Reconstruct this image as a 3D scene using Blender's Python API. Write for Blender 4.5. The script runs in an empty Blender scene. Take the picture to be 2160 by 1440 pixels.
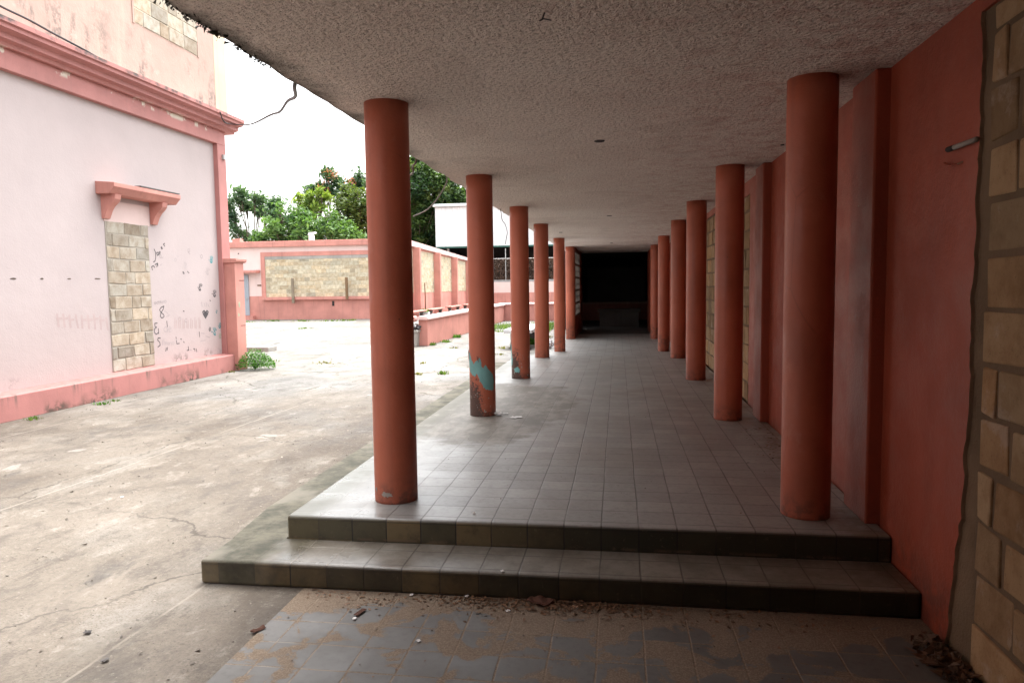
import bpy, bmesh, math, random
from mathutils import Vector, Matrix, noise as mnoise
rnd = random.Random(7)
sc = bpy.context.scene
COL = sc.collection
R = math.radians
# ------------------------------------------------------------------ camera measurements (surveyed from the photo)
FPX, YAW, PIT, ROL, HC = 1515.966, -.1470, -.0776, -.0138, 1.79
_cy, _sy, _cp, _sp = math.cos(YAW), math.sin(YAW), math.cos(PIT), math.sin(PIT)
CF = Vector((_sy*_cp, _cy*_cp, _sp)); _r = Vector((_cy, -_sy, 0)); _u = _r.cross(CF)
CR = _r*math.cos(ROL) + _u*math.sin(ROL); CU = _u*math.cos(ROL) - _r*math.sin(ROL)
CC = Vector((0, 0, HC))
def ray(X, Y): return CF + CR*((X-1080)/FPX) - CU*((Y-720)/FPX)
def onx(X, Y, x): d = ray(X, Y); return CC + d*(x/d.x)
def ony(X, Y, y): d = ray(X, Y); return CC + d*(y/d.y)
def onz(X, Y, z): d = ray(X, Y); return CC + d*((z-HC)/d.z)

# ------------------------------------------------------------------ object helpers
def tag(o, label=None, cat=None, group=None, kind=None):
    if label: o['label'] = label
    if cat: o['category'] = cat
    if group: o['group'] = group
    if kind: o['kind'] = kind
    return o
def empty(name, loc=(0,0,0)):
    o = bpy.data.objects.new(name, None); o.empty_display_size = .2; o.location = loc; COL.objects.link(o); return o
class MB:
    def __init__(s): s.bm = bmesh.new(); s.cl = None
    def col(s):
        if s.cl is None: s.cl = s.bm.loops.layers.float_color.new('tint')
        return s.cl
    def face(s, pts, c=None):
        f = s.bm.faces.new([s.bm.verts.new(p) for p in pts])
        if c is not None:
            l = s.col()
            for lp in f.loops: lp[l] = c
        return f
    def box(s, x0, x1, y0, y1, z0, z1, c=None, jit=0):
        P = [(x,y,z) for z in (z0,z1) for y in (y0,y1) for x in (x0,x1)]
        if jit: P = [tuple(a+rnd.uniform(-jit,jit) for a in p) for p in P]
        v = [s.bm.verts.new(p) for p in P]
        for q in ((0,2,3,1),(4,5,7,6),(0,1,5,4),(2,6,7,3),(0,4,6,2),(1,3,7,5)):
            f = s.bm.faces.new([v[i] for i in q])
            if c is not None:
                l = s.col()
                for lp in f.loops: lp[l] = c
        return v
    def prism(s, prof, a0, a1, axis='y'):
        """profile of 2-D points swept from a0 to a1 along axis: x->(y,z) y->(x,z) z->(x,y)"""
        def mk(p, a): return {'x':(a,p[0],p[1]),'y':(p[0],a,p[1]),'z':(p[0],p[1],a)}[axis]
        A = [s.bm.verts.new(mk(p,a0)) for p in prof]; B = [s.bm.verts.new(mk(p,a1)) for p in prof]
        n = len(prof)
        for i in range(n): s.bm.faces.new((A[i],A[(i+1)%n],B[(i+1)%n],B[i]))
        s.bm.faces.new(A[::-1]); s.bm.faces.new(B)
    def lathe(s, prof, cx, cy, n=40):
        rings = []
        for r, z in prof:
            rings.append([s.bm.verts.new((cx+r*math.cos(2*math.pi*i/n), cy+r*math.sin(2*math.pi*i/n), z)) for i in range(n)])
        for a, b in zip(rings, rings[1:]):
            for i in range(n): s.bm.faces.new((a[i],a[(i+1)%n],b[(i+1)%n],b[i]))
        s.bm.faces.new(rings[0][::-1]); s.bm.faces.new(rings[-1])
    def tube(s, pts, r, n=8, r1=None):
        pts = [Vector(p) for p in pts]; rings = []
        for i, p in enumerate(pts):
            t = (pts[min(i+1,len(pts)-1)]-pts[max(i-1,0)]).normalized()
            a = t.cross(Vector((0,0,1)) if abs(t.z)<.9 else Vector((1,0,0))).normalized(); b = t.cross(a)
            rr = r if r1 is None else r+(r1-r)*i/(len(pts)-1)
            rings.append([s.bm.verts.new(p+a*rr*math.cos(2*math.pi*k/n)+b*rr*math.sin(2*math.pi*k/n)) for k in range(n)])
        for a, b in zip(rings, rings[1:]):
            for k in range(n): s.bm.faces.new((a[k],a[(k+1)%n],b[(k+1)%n],b[k]))
        s.bm.faces.new(rings[0][::-1]); s.bm.faces.new(rings[-1])
    def build(s, name, mat, parent=None, smooth=False, bevel=0, seg=2):
        if not smooth or bevel: bmesh.ops.recalc_face_normals(s.bm, faces=s.bm.faces)
        me = bpy.data.meshes.new(name); s.bm.to_mesh(me); s.bm.free()
        if smooth: me.shade_smooth()
        o = bpy.data.objects.new(name, me); COL.objects.link(o)
        if mat: me.materials.append(mat)
        if parent:
            o.parent = parent
            o.matrix_parent_inverse = Matrix.Translation(parent.location).inverted()
        if bevel:
            m = o.modifiers.new('bevel','BEVEL'); m.width = bevel; m.segments = seg; m.limit_method = 'ANGLE'; m.angle_limit = R(40)
        return o
def copy_tree(o, parent=None):
    c = o.copy(); COL.objects.link(c)
    if parent: c.parent = parent
    for ch in list(o.children): copy_tree(ch, c)
    return c

# ------------------------------------------------------------------ material helpers
class NT:
    def __init__(s, name, rough=.7, spec=.5):
        s.m = bpy.data.materials.new(name); s.m.use_nodes = True; s.t = s.m.node_tree; s.N = s.t.nodes; s.L = s.t.links
        s.b = s.N['Principled BSDF']; s.b.inputs['Roughness'].default_value = rough
        s.b.inputs['Specular IOR Level'].default_value = spec
        s._pos = None
    def set(s, inp, v):
        if isinstance(v, bpy.types.NodeSocket): s.L.new(v, inp)
        elif isinstance(v, (int,float)):
            try: inp.default_value = v
            except Exception: inp.default_value = (v,v,v,1) if len(inp.default_value)==4 else (v,v,v)
        else: inp.default_value = (*v,1) if len(v)==3 and len(inp.default_value)==4 else v
    def pos(s):
        if s._pos is None:
            g = s.N.new('ShaderNodeNewGeometry'); x = s.N.new('ShaderNodeSeparateXYZ'); s.L.new(g.outputs['Position'], x.inputs[0])
            s._pos = g.outputs['Position']; s.x, s.y, s.z = x.outputs; s.nor = g.outputs['Normal']
            xx = s.N.new('ShaderNodeSeparateXYZ'); s.L.new(s.nor, xx.inputs[0]); s.nx, s.ny, s.nz = xx.outputs
        return s._pos
    def vec(s, x, y, z):
        n = s.N.new('ShaderNodeCombineXYZ')
        for i, v in enumerate((x,y,z)): s.set(n.inputs[i], v)
        return n.outputs[0]
    def scale(s, v, sc_):
        n = s.N.new('ShaderNodeVectorMath'); n.operation = 'MULTIPLY'; s.set(n.inputs[0], v); s.set(n.inputs[1], sc_); return n.outputs[0]
    def noise(s, sc_=1, det=4, ro=.55, v=None, dist=0):
        n = s.N.new('ShaderNodeTexNoise'); s.set(n.inputs['Vector'], v if v is not None else s.pos())
        n.inputs['Scale'].default_value = sc_; n.inputs['Detail'].default_value = det; n.inputs['Roughness'].default_value = ro
        n.inputs['Distortion'].default_value = dist
        return n.outputs['Fac']
    def vor(s, sc_=1, v=None, feat='F1', out='Distance'):
        n = s.N.new('ShaderNodeTexVoronoi'); n.feature = feat; s.set(n.inputs['Vector'], v if v is not None else s.pos()); n.inputs['Scale'].default_value = sc_
        return n.outputs[out]
    def white(s, v):
        n = s.N.new('ShaderNodeTexWhiteNoise'); s.set(n.inputs['Vector'], v); return n.outputs['Value']
    def ma(s, op, a, b=0, c=0):
        n = s.N.new('ShaderNodeMath'); n.operation = op
        s.set(n.inputs[0], a); s.set(n.inputs[1], b); s.set(n.inputs[2], c); return n.outputs[0]
    def ss(s, v, a, b, lo=0, hi=1):
        n = s.N.new('ShaderNodeMapRange'); n.interpolation_type = 'SMOOTHSTEP'
        s.set(n.inputs[0], v); s.set(n.inputs[1], a); s.set(n.inputs[2], b); s.set(n.inputs[3], lo); s.set(n.inputs[4], hi); return n.outputs[0]
    def mul(s, *a):
        o = a[0]
        for b in a[1:]: o = s.ma('MULTIPLY', o, b)
        return o
    def mix(s, f, a, b, mode='MIX'):
        n = s.N.new('ShaderNodeMix'); n.data_type = 'RGBA'; n.blend_type = mode
        s.set(n.inputs[0], f); s.set(n.inputs[6], a); s.set(n.inputs[7], b); return n.outputs[2]
    def attr(s, name='tint'):
        n = s.N.new('ShaderNodeAttribute'); n.attribute_name = name; return n.outputs['Color']
    def done(s, col, bump=None, bs=.3, bd=.01, rough=None):
        s.set(s.b.inputs['Base Color'], col)
        if bump is not None:
            n = s.N.new('ShaderNodeBump'); n.inputs['Strength'].default_value = bs; n.inputs['Distance'].default_value = bd
            s.L.new(bump, n.inputs['Height']); s.L.new(n.outputs[0], s.b.inputs['Normal'])
        if rough is not None: s.set(s.b.inputs['Roughness'], rough)
        return s.m

def var(nt, base, amt=.12, sc_=1.3):
    """slow tonal variation of a paint"""
    d = tuple(c*(1-amt) for c in base); l = tuple(min(1,c*(1+amt*.6)) for c in base)
    c = nt.mix(nt.ss(nt.noise(sc_,5,.6),.3,.7), d, l)
    return c
def streaks(nt, zs=.35, sc_=6):
    nt.pos(); v = nt.vec(nt.ma('MULTIPLY',nt.x,sc_), nt.ma('MULTIPLY',nt.y,sc_), nt.ma('MULTIPLY',nt.z,zs)); return nt.noise(1,4,.6,v)

def paint(name, base, amt=.12, rough=.55, bs=.25, grime=.25, dirt=(.16,.12,.10), spec=.4, bsc=55):
    nt = NT(name, rough, spec); nt.pos()
    c = var(nt, base, amt)
    c = nt.mix(nt.mul(nt.ss(streaks(nt),.5,.75), grime), c, dirt)
    spots = nt.ss(nt.noise(9,6,.7),.68,.76)
    c = nt.mix(nt.mul(spots,.35*min(1,grime*3)), c, dirt)
    bump = nt.ma('ADD', nt.noise(bsc,4,.6), nt.ma('MULTIPLY', nt.noise(5,3,.5), 1.5))
    return nt.done(c, bump, bs, .006)
CORAL = (.43,.120,.066)
M = {}
def coral():
    nt = NT('coral_enamel_paint', .42, .45); nt.pos()
    c = var(nt, CORAL, .2, 1.1)
    c = nt.mix(nt.mul(nt.ss(streaks(nt,.3,9),.5,.7),.3), c, (.27,.085,.055))
    c = nt.mix(nt.mul(nt.ss(nt.noise(5,6,.7),.6,.72),.35), c, (.46,.19,.135))
    foot = nt.mul(nt.ss(nt.z,.52,.30), nt.ss(nt.noise(11,6,.75),.42,.6))
    c = nt.mix(nt.mul(foot,.75), c, (.12,.06,.045))
    nick = nt.mul(nt.ss(nt.vor(7),.045,.03), nt.ss(nt.white(nt.vor(7,None,'F1','Color')),.72,.75))
    c = nt.mix(nt.mul(nick,.9), c, (.10,.05,.04))
    crk = nt.mul(nt.ss(nt.vor(1.3,nt.scale(nt.pos(),(1,1,.6)),'DISTANCE_TO_EDGE'),.006,.002), nt.ss(nt.noise(1.5,4),.52,.6))
    c = nt.mix(nt.mul(crk,.25), c, (.14,.05,.035))
    bump = nt.ma('ADD', nt.noise(30,4,.6), nt.ma('ADD', nt.ma('MULTIPLY', nt.noise(4,4,.55), 2.2), nt.ma('MULTIPLY', nick, -1.5)))
    return nt.done(c, bump, .4, .007, nt.ss(nt.noise(3,5,.6),.35,.65,.34,.55))
M['coral'] = coral()
def coralwall():
    nt = NT('coral_wall_paint', .5, .4); nt.pos()
    c = var(nt, (.30,.062,.030), .22, .9)
    c = nt.mix(nt.mul(nt.ss(streaks(nt,.18,4),.48,.7),.35), c, (.20,.047,.028))
    c = nt.mix(nt.mul(nt.ss(nt.noise(2.4,6,.68),.56,.70),.4), c, (.35,.105,.065))
    low = nt.mul(nt.ss(nt.ma('ADD', nt.z, nt.ma('MULTIPLY', nt.noise(3,5,.7), .5)), .75, .35), nt.ss(nt.noise(8,5,.7),.35,.6))
    c = nt.mix(nt.mul(low,.6), c, (.085,.045,.034))
    core = nt.mul(nt.ss(nt.ny,-.3,-.6), nt.ss(nt.y,4.2,4.1))
    c = nt.mix(core, c, (.34,.26,.18))
    nick = nt.mul(nt.ss(nt.vor(5),.035,.02), nt.ss(nt.white(nt.vor(5,None,'F1','Color')),.8,.83))
    c = nt.mix(nt.mul(nick,.9), c, (.30,.22,.17))
    bump = nt.ma('ADD', nt.noise(40,5,.65), nt.ma('ADD', nt.ma('MULTIPLY', nt.noise(3.5,5,.55), 2.5), nt.ma('MULTIPLY', nick, -2)))
    return nt.done(c, bump, .45, .008, nt.ss(nt.noise(2.5,5,.6),.35,.65,.42,.6))
M['coral_wall'] = coralwall()
M['salmon'] = paint('faded_salmon_paint', (.57,.255,.21), .14, .7, .3, .3, (.2,.11,.09), .3, 40)
M['pink'] = paint('pale_pink_paint', (.66,.50,.465), .05, .75, .3, .08, (.35,.27,.24), .3, 40)
M['pinkfar'] = paint('pale_pink_far_paint', (.74,.57,.53), .06, .75, .2, .12, (.4,.3,.27), .3, 40)
# salmon trim of the near building with mould along ledge tops and the foot
def trim():
    nt = NT('salmon_trim_paint', .65, .35); nt.pos()
    c = var(nt, (.44,.19,.172), .12)
    st = nt.ss(streaks(nt,.8,9),.52,.68)
    foot = nt.mul(nt.ss(nt.z,.30,.0), nt.ss(nt.noise(1.1,3),.48,.62), nt.ss(nt.noise(7,5,.7),.38,.55))
    c = nt.mix(foot, c, (.07,.06,.045))
    lip = nt.mul(nt.ss(nt.z,.12,.34), nt.ss(nt.z,.40,.36), st)
    c = nt.mix(nt.mul(lip,.75), c, (.12,.105,.09))
    top = nt.mul(nt.ss(nt.z,5.42,5.5), nt.ss(nt.noise(2.2,5,.7),.45,.62))
    c = nt.mix(top, c, (.075,.065,.06))
    peel = nt.mul(nt.ss(nt.z,5.10,5.16), nt.ss(nt.z,5.235,5.2), nt.ss(nt.noise(3.2,4,.6),.55,.6))
    c = nt.mix(peel, c, (.62,.55,.46))
    c = nt.mix(nt.mul(st,.12), c, (.2,.12,.1))
    bump = nt.ma('ADD', nt.noise(45,4,.6), nt.ma('MULTIPLY', nt.noise(4,4), 2))
    return nt.done(c, bump, .3, .008)
M['trim'] = trim()
def nearpink():
    nt = NT('pale_pink_weathered_paint', .75, .3); nt.pos()
    c = var(nt, (.465,.392,.382), .05, .7)
    c = nt.mix(nt.mul(nt.ss(nt.z,2.0,.3), .35), c, (.465,.352,.33))
    foot = nt.mul(nt.ss(nt.z,.62,.34), nt.ss(nt.noise(1.0,3),.5,.6), nt.ss(nt.noise(9,6,.75),.46,.56))
    c = nt.mix(nt.mul(foot,.85), c, (.13,.12,.11))
    c = nt.mix(nt.mul(nt.ss(streaks(nt,.25,3),.5,.75),.10), c, (.45,.38,.35))
    bump = nt.ma('ADD', nt.noise(38,5,.6), nt.ma('MULTIPLY', nt.noise(3,4), 2.5))
    return nt.done(c, bump, .35, .008)
M['nearpink'] = nearpink()
def peach():
    nt = NT('peach_stained_paint', .8, .3); nt.pos()
    c = var(nt, (.49,.34,.285), .09, .8)
    st = streaks(nt,.22,2.6)
    c = nt.mix(nt.mul(nt.ss(st,.5,.72),.4), c, (.56,.48,.38))
    mould = nt.mul(nt.ss(nt.z,7.1,5.6), nt.ss(nt.noise(.9,3),.43,.55), nt.ss(streaks(nt,1.2,5),.44,.58), nt.ss(nt.noise(14,5,.75),.38,.56))
    c = nt.mix(nt.mul(mould,.8), c, (.15,.135,.12))
    c = nt.mix(nt.mul(nt.ss(nt.noise(3.1,6,.7),.6,.68),.3), c, (.55,.50,.42))
    bump = nt.ma('ADD', nt.noise(30,5,.65), nt.ma('MULTIPLY', nt.noise(4,5,.6), 3))
    return nt.done(c, bump, .4, .01)
M['peach'] = peach()
M['cream'] = paint('yellow_cream_paint', (.66,.53,.38), .1, .8, .3, .2, (.4,.28,.18), .3)
M['coping'] = paint('bleached_pink_coping', (.72,.50,.47), .1, .8, .3, .3, (.3,.24,.22), .3)
M['greydoor'] = paint('grey_door_paint', (.33,.36,.40), .06, .45, .1, .15, (.15,.15,.16), .5)
M['cement'] = paint('grey_cement', (.36,.34,.31), .18, .85, .5, .4, (.16,.15,.13), .3)
M['whitecement'] = paint('pale_cement', (.66,.67,.68), .08, .7, .2, .2, (.35,.35,.33), .3)
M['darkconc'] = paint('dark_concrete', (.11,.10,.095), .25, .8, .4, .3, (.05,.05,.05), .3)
M['conc'] = paint('raw_concrete', (.30,.28,.25), .2, .85, .5, .4, (.12,.11,.1), .3)
M['mortar'] = paint('brown_mortar', (.17,.12,.075), .3, .95, .9, .3, (.06,.05,.04), .2, 60)
M['black'] = paint('black_and_shade', (.045,.043,.042), .3, .8, .3, .2, (.02,.018,.016), .2)  # near-black; also stands for missing light in the hall and shed bay
M['rust'] = paint('rusty_metal', (.14,.07,.035), .3, .8, .4, .3, (.05,.03,.02), .3)
M['wood'] = paint('weathered_wood', (.22,.14,.08), .3, .85, .4, .4, (.09,.06,.04), .2, 80)
M['woodgrey'] = paint('grey_wood', (.27,.22,.16), .25, .85, .4, .4, (.12,.1,.08), .2, 80)
M['cable'] = paint('black_cable', (.03,.028,.03), .2, .5, .1, .1, (.02,.02,.02), .4)
M['cablebrown'] = paint('brown_cable', (.085,.045,.03), .25, .6, .2, .2, (.05,.03,.02), .4)
M['whitemetal'] = paint('white_metal', (.78,.80,.80), .03, .45, .05, .08, (.5,.5,.48), .5)
M['greentrim'] = paint('green_trim', (.02,.10,.075), .1, .5, .1, .1, (.02,.03,.03), .5)
M['galv'] = paint('galvanised_metal', (.42,.42,.41), .15, .45, .1, .2, (.2,.18,.16), .6)
M['bag'] = paint('black_plastic', (.025,.023,.025), .2, .3, .6, .1, (.05,.05,.05), .5, 12)
M['whitebag'] = paint('white_plastic', (.75,.76,.80), .05, .35, .6, .05, (.5,.5,.5), .5, 15)
M['bark'] = paint('grey_bark', (.13,.10,.075), .3, .9, .8, .4, (.05,.04,.03), .2, 20)
M['paper'] = paint('white_paper', (.75,.74,.72), .05, .8, .1, .05, (.5,.5,.45), .2)
M['chip'] = paint('brown_chip', (.10,.045,.03), .3, .8, .3, .2, (.05,.03,.02), .2)
M['marker'] = paint('black_marker', (.10,.09,.095), .4, .8, .1, .1, (.2,.18,.18), .2)
M['faint'] = paint('faded_marker', (.40,.345,.34), .2, .8, .1, .1, (.4,.35,.35), .2)
M['ghost'] = paint('scrubbed_red_lettering', (.455,.355,.34), .1, .8, .1, .1, (.6,.45,.42), .2)
M['teal'] = paint('teal_paint', (.06,.26,.28), .3, .7, .2, .1, (.1,.2,.2), .3)
M['scar'] = paint('wall_scar', (.12,.09,.075), .3, .9, .5, .2, (.05,.04,.035), .2)
M['greenchalk'] = paint('pale_green_paint', (.36,.40,.28), .3, .8, .2, .1, (.3,.3,.2), .2)
M['peelteal'] = paint('old_turquoise_paint', (.17,.37,.36), .3, .6, .3, .3, (.09,.20,.20), .35, 25)
M['flake'] = paint('lifted_paint_flake', (.25,.10,.075), .3, .7, .3, .2, (.12,.06,.05), .3)

def blocks(name, base, whiten=.25):
    nt = NT(name, .92, .2); nt.pos()
    t = nt.attr()
    c = nt.mix(1, base, t, 'MULTIPLY')
    c = nt.mix(nt.ss(nt.noise(6,5,.65),.35,.7), c, nt.mix(1,c,(.72,.66,.6),'MULTIPLY'))
    c = nt.mix(nt.mul(nt.ss(nt.noise(3.3,6,.7),.55,.66),whiten), c, (.55,.50,.46))
    c = nt.mix(nt.mul(nt.ss(nt.noise(55,3,.6),.6,.72),.5), c, (.16,.115,.07))
    bump = nt.ma('ADD', nt.noise(70,4,.7), nt.noise(14,4,.6))
    return nt.done(c, bump, .55, .008)
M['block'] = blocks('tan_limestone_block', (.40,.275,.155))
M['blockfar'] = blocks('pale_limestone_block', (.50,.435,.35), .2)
M['blockyard'] = blocks('cream_limestone_block', (.64,.56,.41), .2)  # lighter cream blocks for the far yard panels
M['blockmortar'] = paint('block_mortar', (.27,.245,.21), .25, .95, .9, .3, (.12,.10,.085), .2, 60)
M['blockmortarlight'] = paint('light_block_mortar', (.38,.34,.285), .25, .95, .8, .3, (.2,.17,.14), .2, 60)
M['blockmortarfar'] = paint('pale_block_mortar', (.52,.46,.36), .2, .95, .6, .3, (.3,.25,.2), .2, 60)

# weathered column foot (mould, bare spots) for the second and third court-side columns
def weathered():
    nt = NT('mouldy_coral_paint', .45, .45); nt.pos()
    c = var(nt, CORAL, .1)
    foot = nt.ss(nt.z, .98, .34)
    side = nt.ss(nt.nx, .5, -.5)
    mould = nt.ss(nt.ma('ADD', nt.mul(foot, side, 1.3), nt.ma('MULTIPLY', nt.ma('SUBTRACT', nt.noise(26,6,.8), .5), 3.2)), .38, .72)
    c = nt.mix(nt.mul(mould,.88), c, (.035,.03,.026))
    low = nt.mul(nt.ss(nt.z,.42,.32), nt.ss(nt.noise(12,5,.7),.42,.55))
    c = nt.mix(nt.mul(low,.8), c, (.06,.045,.035))
    bare = nt.mul(nt.ss(nt.z,.80,.5), nt.ss(nt.noise(16,5,.7),.61,.64))
    c = nt.mix(bare, c, (.33,.36,.33))
    bump = nt.ma('ADD', nt.noise(30,4,.6), nt.mul(mould, nt.noise(60,4,.7), 3))
    return nt.done(c, bump, .4, .008)
M['weathered'] = weathered()

TX0, TY0, TS = -1.2564, 4.4541, .23
def tilegrid(nt, u, v, w=.018):
    fu = nt.ma('FRACT', nt.ma('DIVIDE', u, TS)); fv = nt.ma('FRACT', nt.ma('DIVIDE', v, TS))
    du = nt.ma('ABSOLUTE', nt.ma('SUBTRACT', fu, .5)); dv = nt.ma('ABSOLUTE', nt.ma('SUBTRACT', fv, .5))
    d = nt.ma('MAXIMUM', du, dv)
    line = nt.ss(d, .5-w*1.3, .5-w*.6)
    idv = nt.vec(nt.ma('FLOOR', nt.ma('DIVIDE', u, TS)), nt.ma('FLOOR', nt.ma('DIVIDE', v, TS)), 0)
    return line, nt.white(idv)
def tiles(name, sand=0):
    """grey cement tiles on top, olive glazed tiles on the upright faces"""
    nt = NT(name, .4, .5); nt.pos()
    wob = nt.ma('MULTIPLY', nt.ma('SUBTRACT', nt.noise(3,2), .5), .012)
    u = nt.ma('ADD', nt.ma('SUBTRACT', nt.x, TX0-TS*40), wob); v = nt.ma('ADD', nt.ma('SUBTRACT', nt.y, TY0-TS*80), wob)
    line, rid = tilegrid(nt, u, v, .02)
    nn = nt.noise(2.2,6,.65); fine = nt.noise(26,5,.7)
    c = nt.mix(nt.ss(rid,0,1), (.252,.254,.244), (.312,.314,.300))
    c = nt.mix(nt.mul(nt.ss(rid,.94,.96),.35), c, (.12,.118,.112))
    c = nt.mix(nt.mul(nt.ss(nn,.38,.7),.55), c, (.255,.256,.24))
    c = nt.mix(nt.mul(nt.ss(fine,.45,.7),.35), c, (.12,.115,.113))
    c = nt.mix(nt.mul(nt.ss(nt.noise(.8,5,.6),.45,.62),.35), c, (.19,.17,.145))
    if sand: c = nt.mix(1, c, (.42,.405,.395), 'MULTIPLY')
    if sand: rough = nt.ss(nn,.3,.7,.5,.65)
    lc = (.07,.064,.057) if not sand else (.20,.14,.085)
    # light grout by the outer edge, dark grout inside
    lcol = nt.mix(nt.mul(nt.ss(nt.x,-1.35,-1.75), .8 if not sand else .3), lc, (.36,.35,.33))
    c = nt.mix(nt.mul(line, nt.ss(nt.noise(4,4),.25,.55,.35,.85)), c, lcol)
    if not sand: rough = nt.ss(nn,.3,.7,.38,.52)
    # brown water stain spread round the second and third columns
    if not sand:
        def blot(cx, cy, rx, ry):
            a = nt.ma('DIVIDE', nt.ma('SUBTRACT', nt.x, cx), rx); b = nt.ma('DIVIDE', nt.ma('SUBTRACT', nt.y, cy), ry)
            d = nt.ma('SQRT', nt.ma('ADD', nt.mul(a,a), nt.mul(b,b)))
            return nt.ss(nt.ma('ADD', d, nt.ma('MULTIPLY', nt.ma('SUBTRACT', nt.noise(1.6,6,.65), .5), 1.1)), 1.0, .8)
        st = blot(-1.5,8.7,1.05,2.3)
        film = nt.mix(nt.ss(nt.noise(5,6,.7,nt.vec(nt.x,nt.ma('MULTIPLY',nt.y,.5),nt.z)),.4,.65), (.125,.112,.09), (.25,.23,.195))
        c = nt.mix(nt.mul(st,.82), c, film)
        rough = nt.mix(st, rough, .62)
        wet = nt.mul(nt.ss(nt.x,-.9,-1.7), nt.ss(nt.y,6.6,5.6), nt.ss(nt.noise(1.7,4),.4,.55))
        rough = nt.mix(wet, rough, .27)
        # leaf dirt along the wall
        wl = nt.mul(nt.ss(nt.x,1.05,1.5), nt.ss(nt.noise(5,5,.7),.45,.6))
        c = nt.mix(nt.mul(wl,.6), c, (.14,.10,.055))
        moss = nt.mul(nt.ss(nt.x,-1.85,-2.05), nt.ss(nt.noise(3,5,.7),.30,.48))
        c = nt.mix(nt.mul(moss,.75), c, (.085,.083,.055))
    else:
        base = nt.ma('ADD', nt.noise(3.4,6,.62,None,.6), nt.ma('MULTIPLY', nt.ss(nt.y,3.55,3.95), .24))
        base = nt.ma('ADD', base, nt.ma('MULTIPLY', line, .10))
        cov = nt.mul(nt.ss(nt.y,1.9,3.1), 1)
        base = nt.ma('ADD', base, nt.mul(nt.ss(nt.x,-1.2,-.2), nt.ss(nt.x,1.3,.8), .045))
        s = nt.mul(nt.ss(base,.53,.57), cov)
        sc_ = nt.mix(nt.ss(nt.noise(120,3,.7),.4,.65), (.15,.108,.072), (.25,.19,.135))
        c = nt.mix(nt.mul(s,.92), c, sc_)
        rough = nt.mix(s, rough, .9)
    # upright faces
    up = nt.ss(nt.ma('ABSOLUTE', nt.nz), .75, .45)
    hu = nt.ma('ADD', nt.ma('SUBTRACT', nt.ma('ADD', nt.x, 0), TX0-TS*40), 0)
    fu = nt.ma('FRACT', nt.ma('DIVIDE', hu, TS)); vl = nt.ss(nt.ma('ABSOLUTE', nt.ma('SUBTRACT', fu, .5)), .478, .49)
    zz = nt.ma('FRACT', nt.ma('DIVIDE', nt.ma('SUBTRACT', nt.z, .002), .15)); hl = nt.mul(nt.ss(zz,.80,.82), nt.ss(zz,.86,.84))
    rid2 = nt.white(nt.vec(nt.ma('FLOOR', nt.ma('DIVIDE', hu, TS)), nt.ma('FLOOR', nt.ma('DIVIDE', nt.z,.151)), 3))
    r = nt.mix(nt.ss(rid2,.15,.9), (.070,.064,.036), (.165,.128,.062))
    r = nt.mix(nt.mul(nt.ss(nt.x,-1.2,.2),.85), r, (.026,.028,.019))  # risers darkened towards the wall end, shade put into their colour
    r = nt.mix(nt.mul(nt.ss(nt.noise(6,6,.7),.42,.66),.6), r, (.030,.027,.018))
    r = nt.mix(nt.mul(nt.ss(nt.noise(45,4,.7),.6,.7),.5), r, (.15,.13,.09))
    jl = nt.ma('MAXIMUM', vl, nt.ma('MULTIPLY', hl, .6))
    r = nt.mix(jl, r, nt.mix(nt.ss(nt.noise(2,2),.4,.6), (.014,.014,.017), (.06,.05,.035)))
    foot = nt.mul(nt.ss(zz,.16,.0), nt.ss(nt.noise(9,5,.7),.45,.6))
    r = nt.mix(nt.mul(foot,.7), r, (.16,.12,.08))
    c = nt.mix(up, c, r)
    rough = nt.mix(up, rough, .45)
    bump = nt.ma('ADD', nt.ma('MULTIPLY', line, -2.2), nt.ma('ADD', nt.noise(9,4), nt.ma('MULTIPLY', fine, .6)))
    return nt.done(c, bump, .28, .004, rough)
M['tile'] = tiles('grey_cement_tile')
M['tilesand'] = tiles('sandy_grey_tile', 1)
def lowerstep():
    m = M['tile'].copy(); m.name = 'mossy_step_tile'
    N, L = m.node_tree.nodes, m.node_tree.links
    nt = NT.__new__(NT); nt.m=m; nt.t=m.node_tree; nt.N=N; nt.L=L; nt.b=N['Principled BSDF']; nt._pos=None; nt.pos()
    old = nt.b.inputs['Base Color'].links[0].from_socket
    old = nt.mix(1, old, nt.mix(nt.ss(nt.noise(4,6,.7),.35,.65),(.50,.44,.37),(.78,.72,.64)), 'MULTIPLY')
    edge = nt.ss(nt.ma('ADD', nt.x, nt.ma('MULTIPLY', nt.noise(2.4,5,.7), .35)), -1.85, -2.02)
    mo = nt.mix(nt.ss(nt.noise(5,6,.7),.35,.65), (.040,.040,.026), (.115,.105,.075))
    mo = nt.mix(nt.mul(nt.ss(nt.noise(1.6,4),.5,.62),.7), mo, (.17,.155,.125))
    f = nt.mul(edge, nt.ss(nt.nz,.3,.7,.35,.95))
    L.new(nt.mix(f, old, mo), nt.b.inputs['Base Color'])
    oldr = nt.b.inputs['Roughness'].links[0].from_socket
    L.new(nt.mix(edge, oldr, .85), nt.b.inputs['Roughness'])
    return m
M['step'] = lowerstep()

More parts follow.
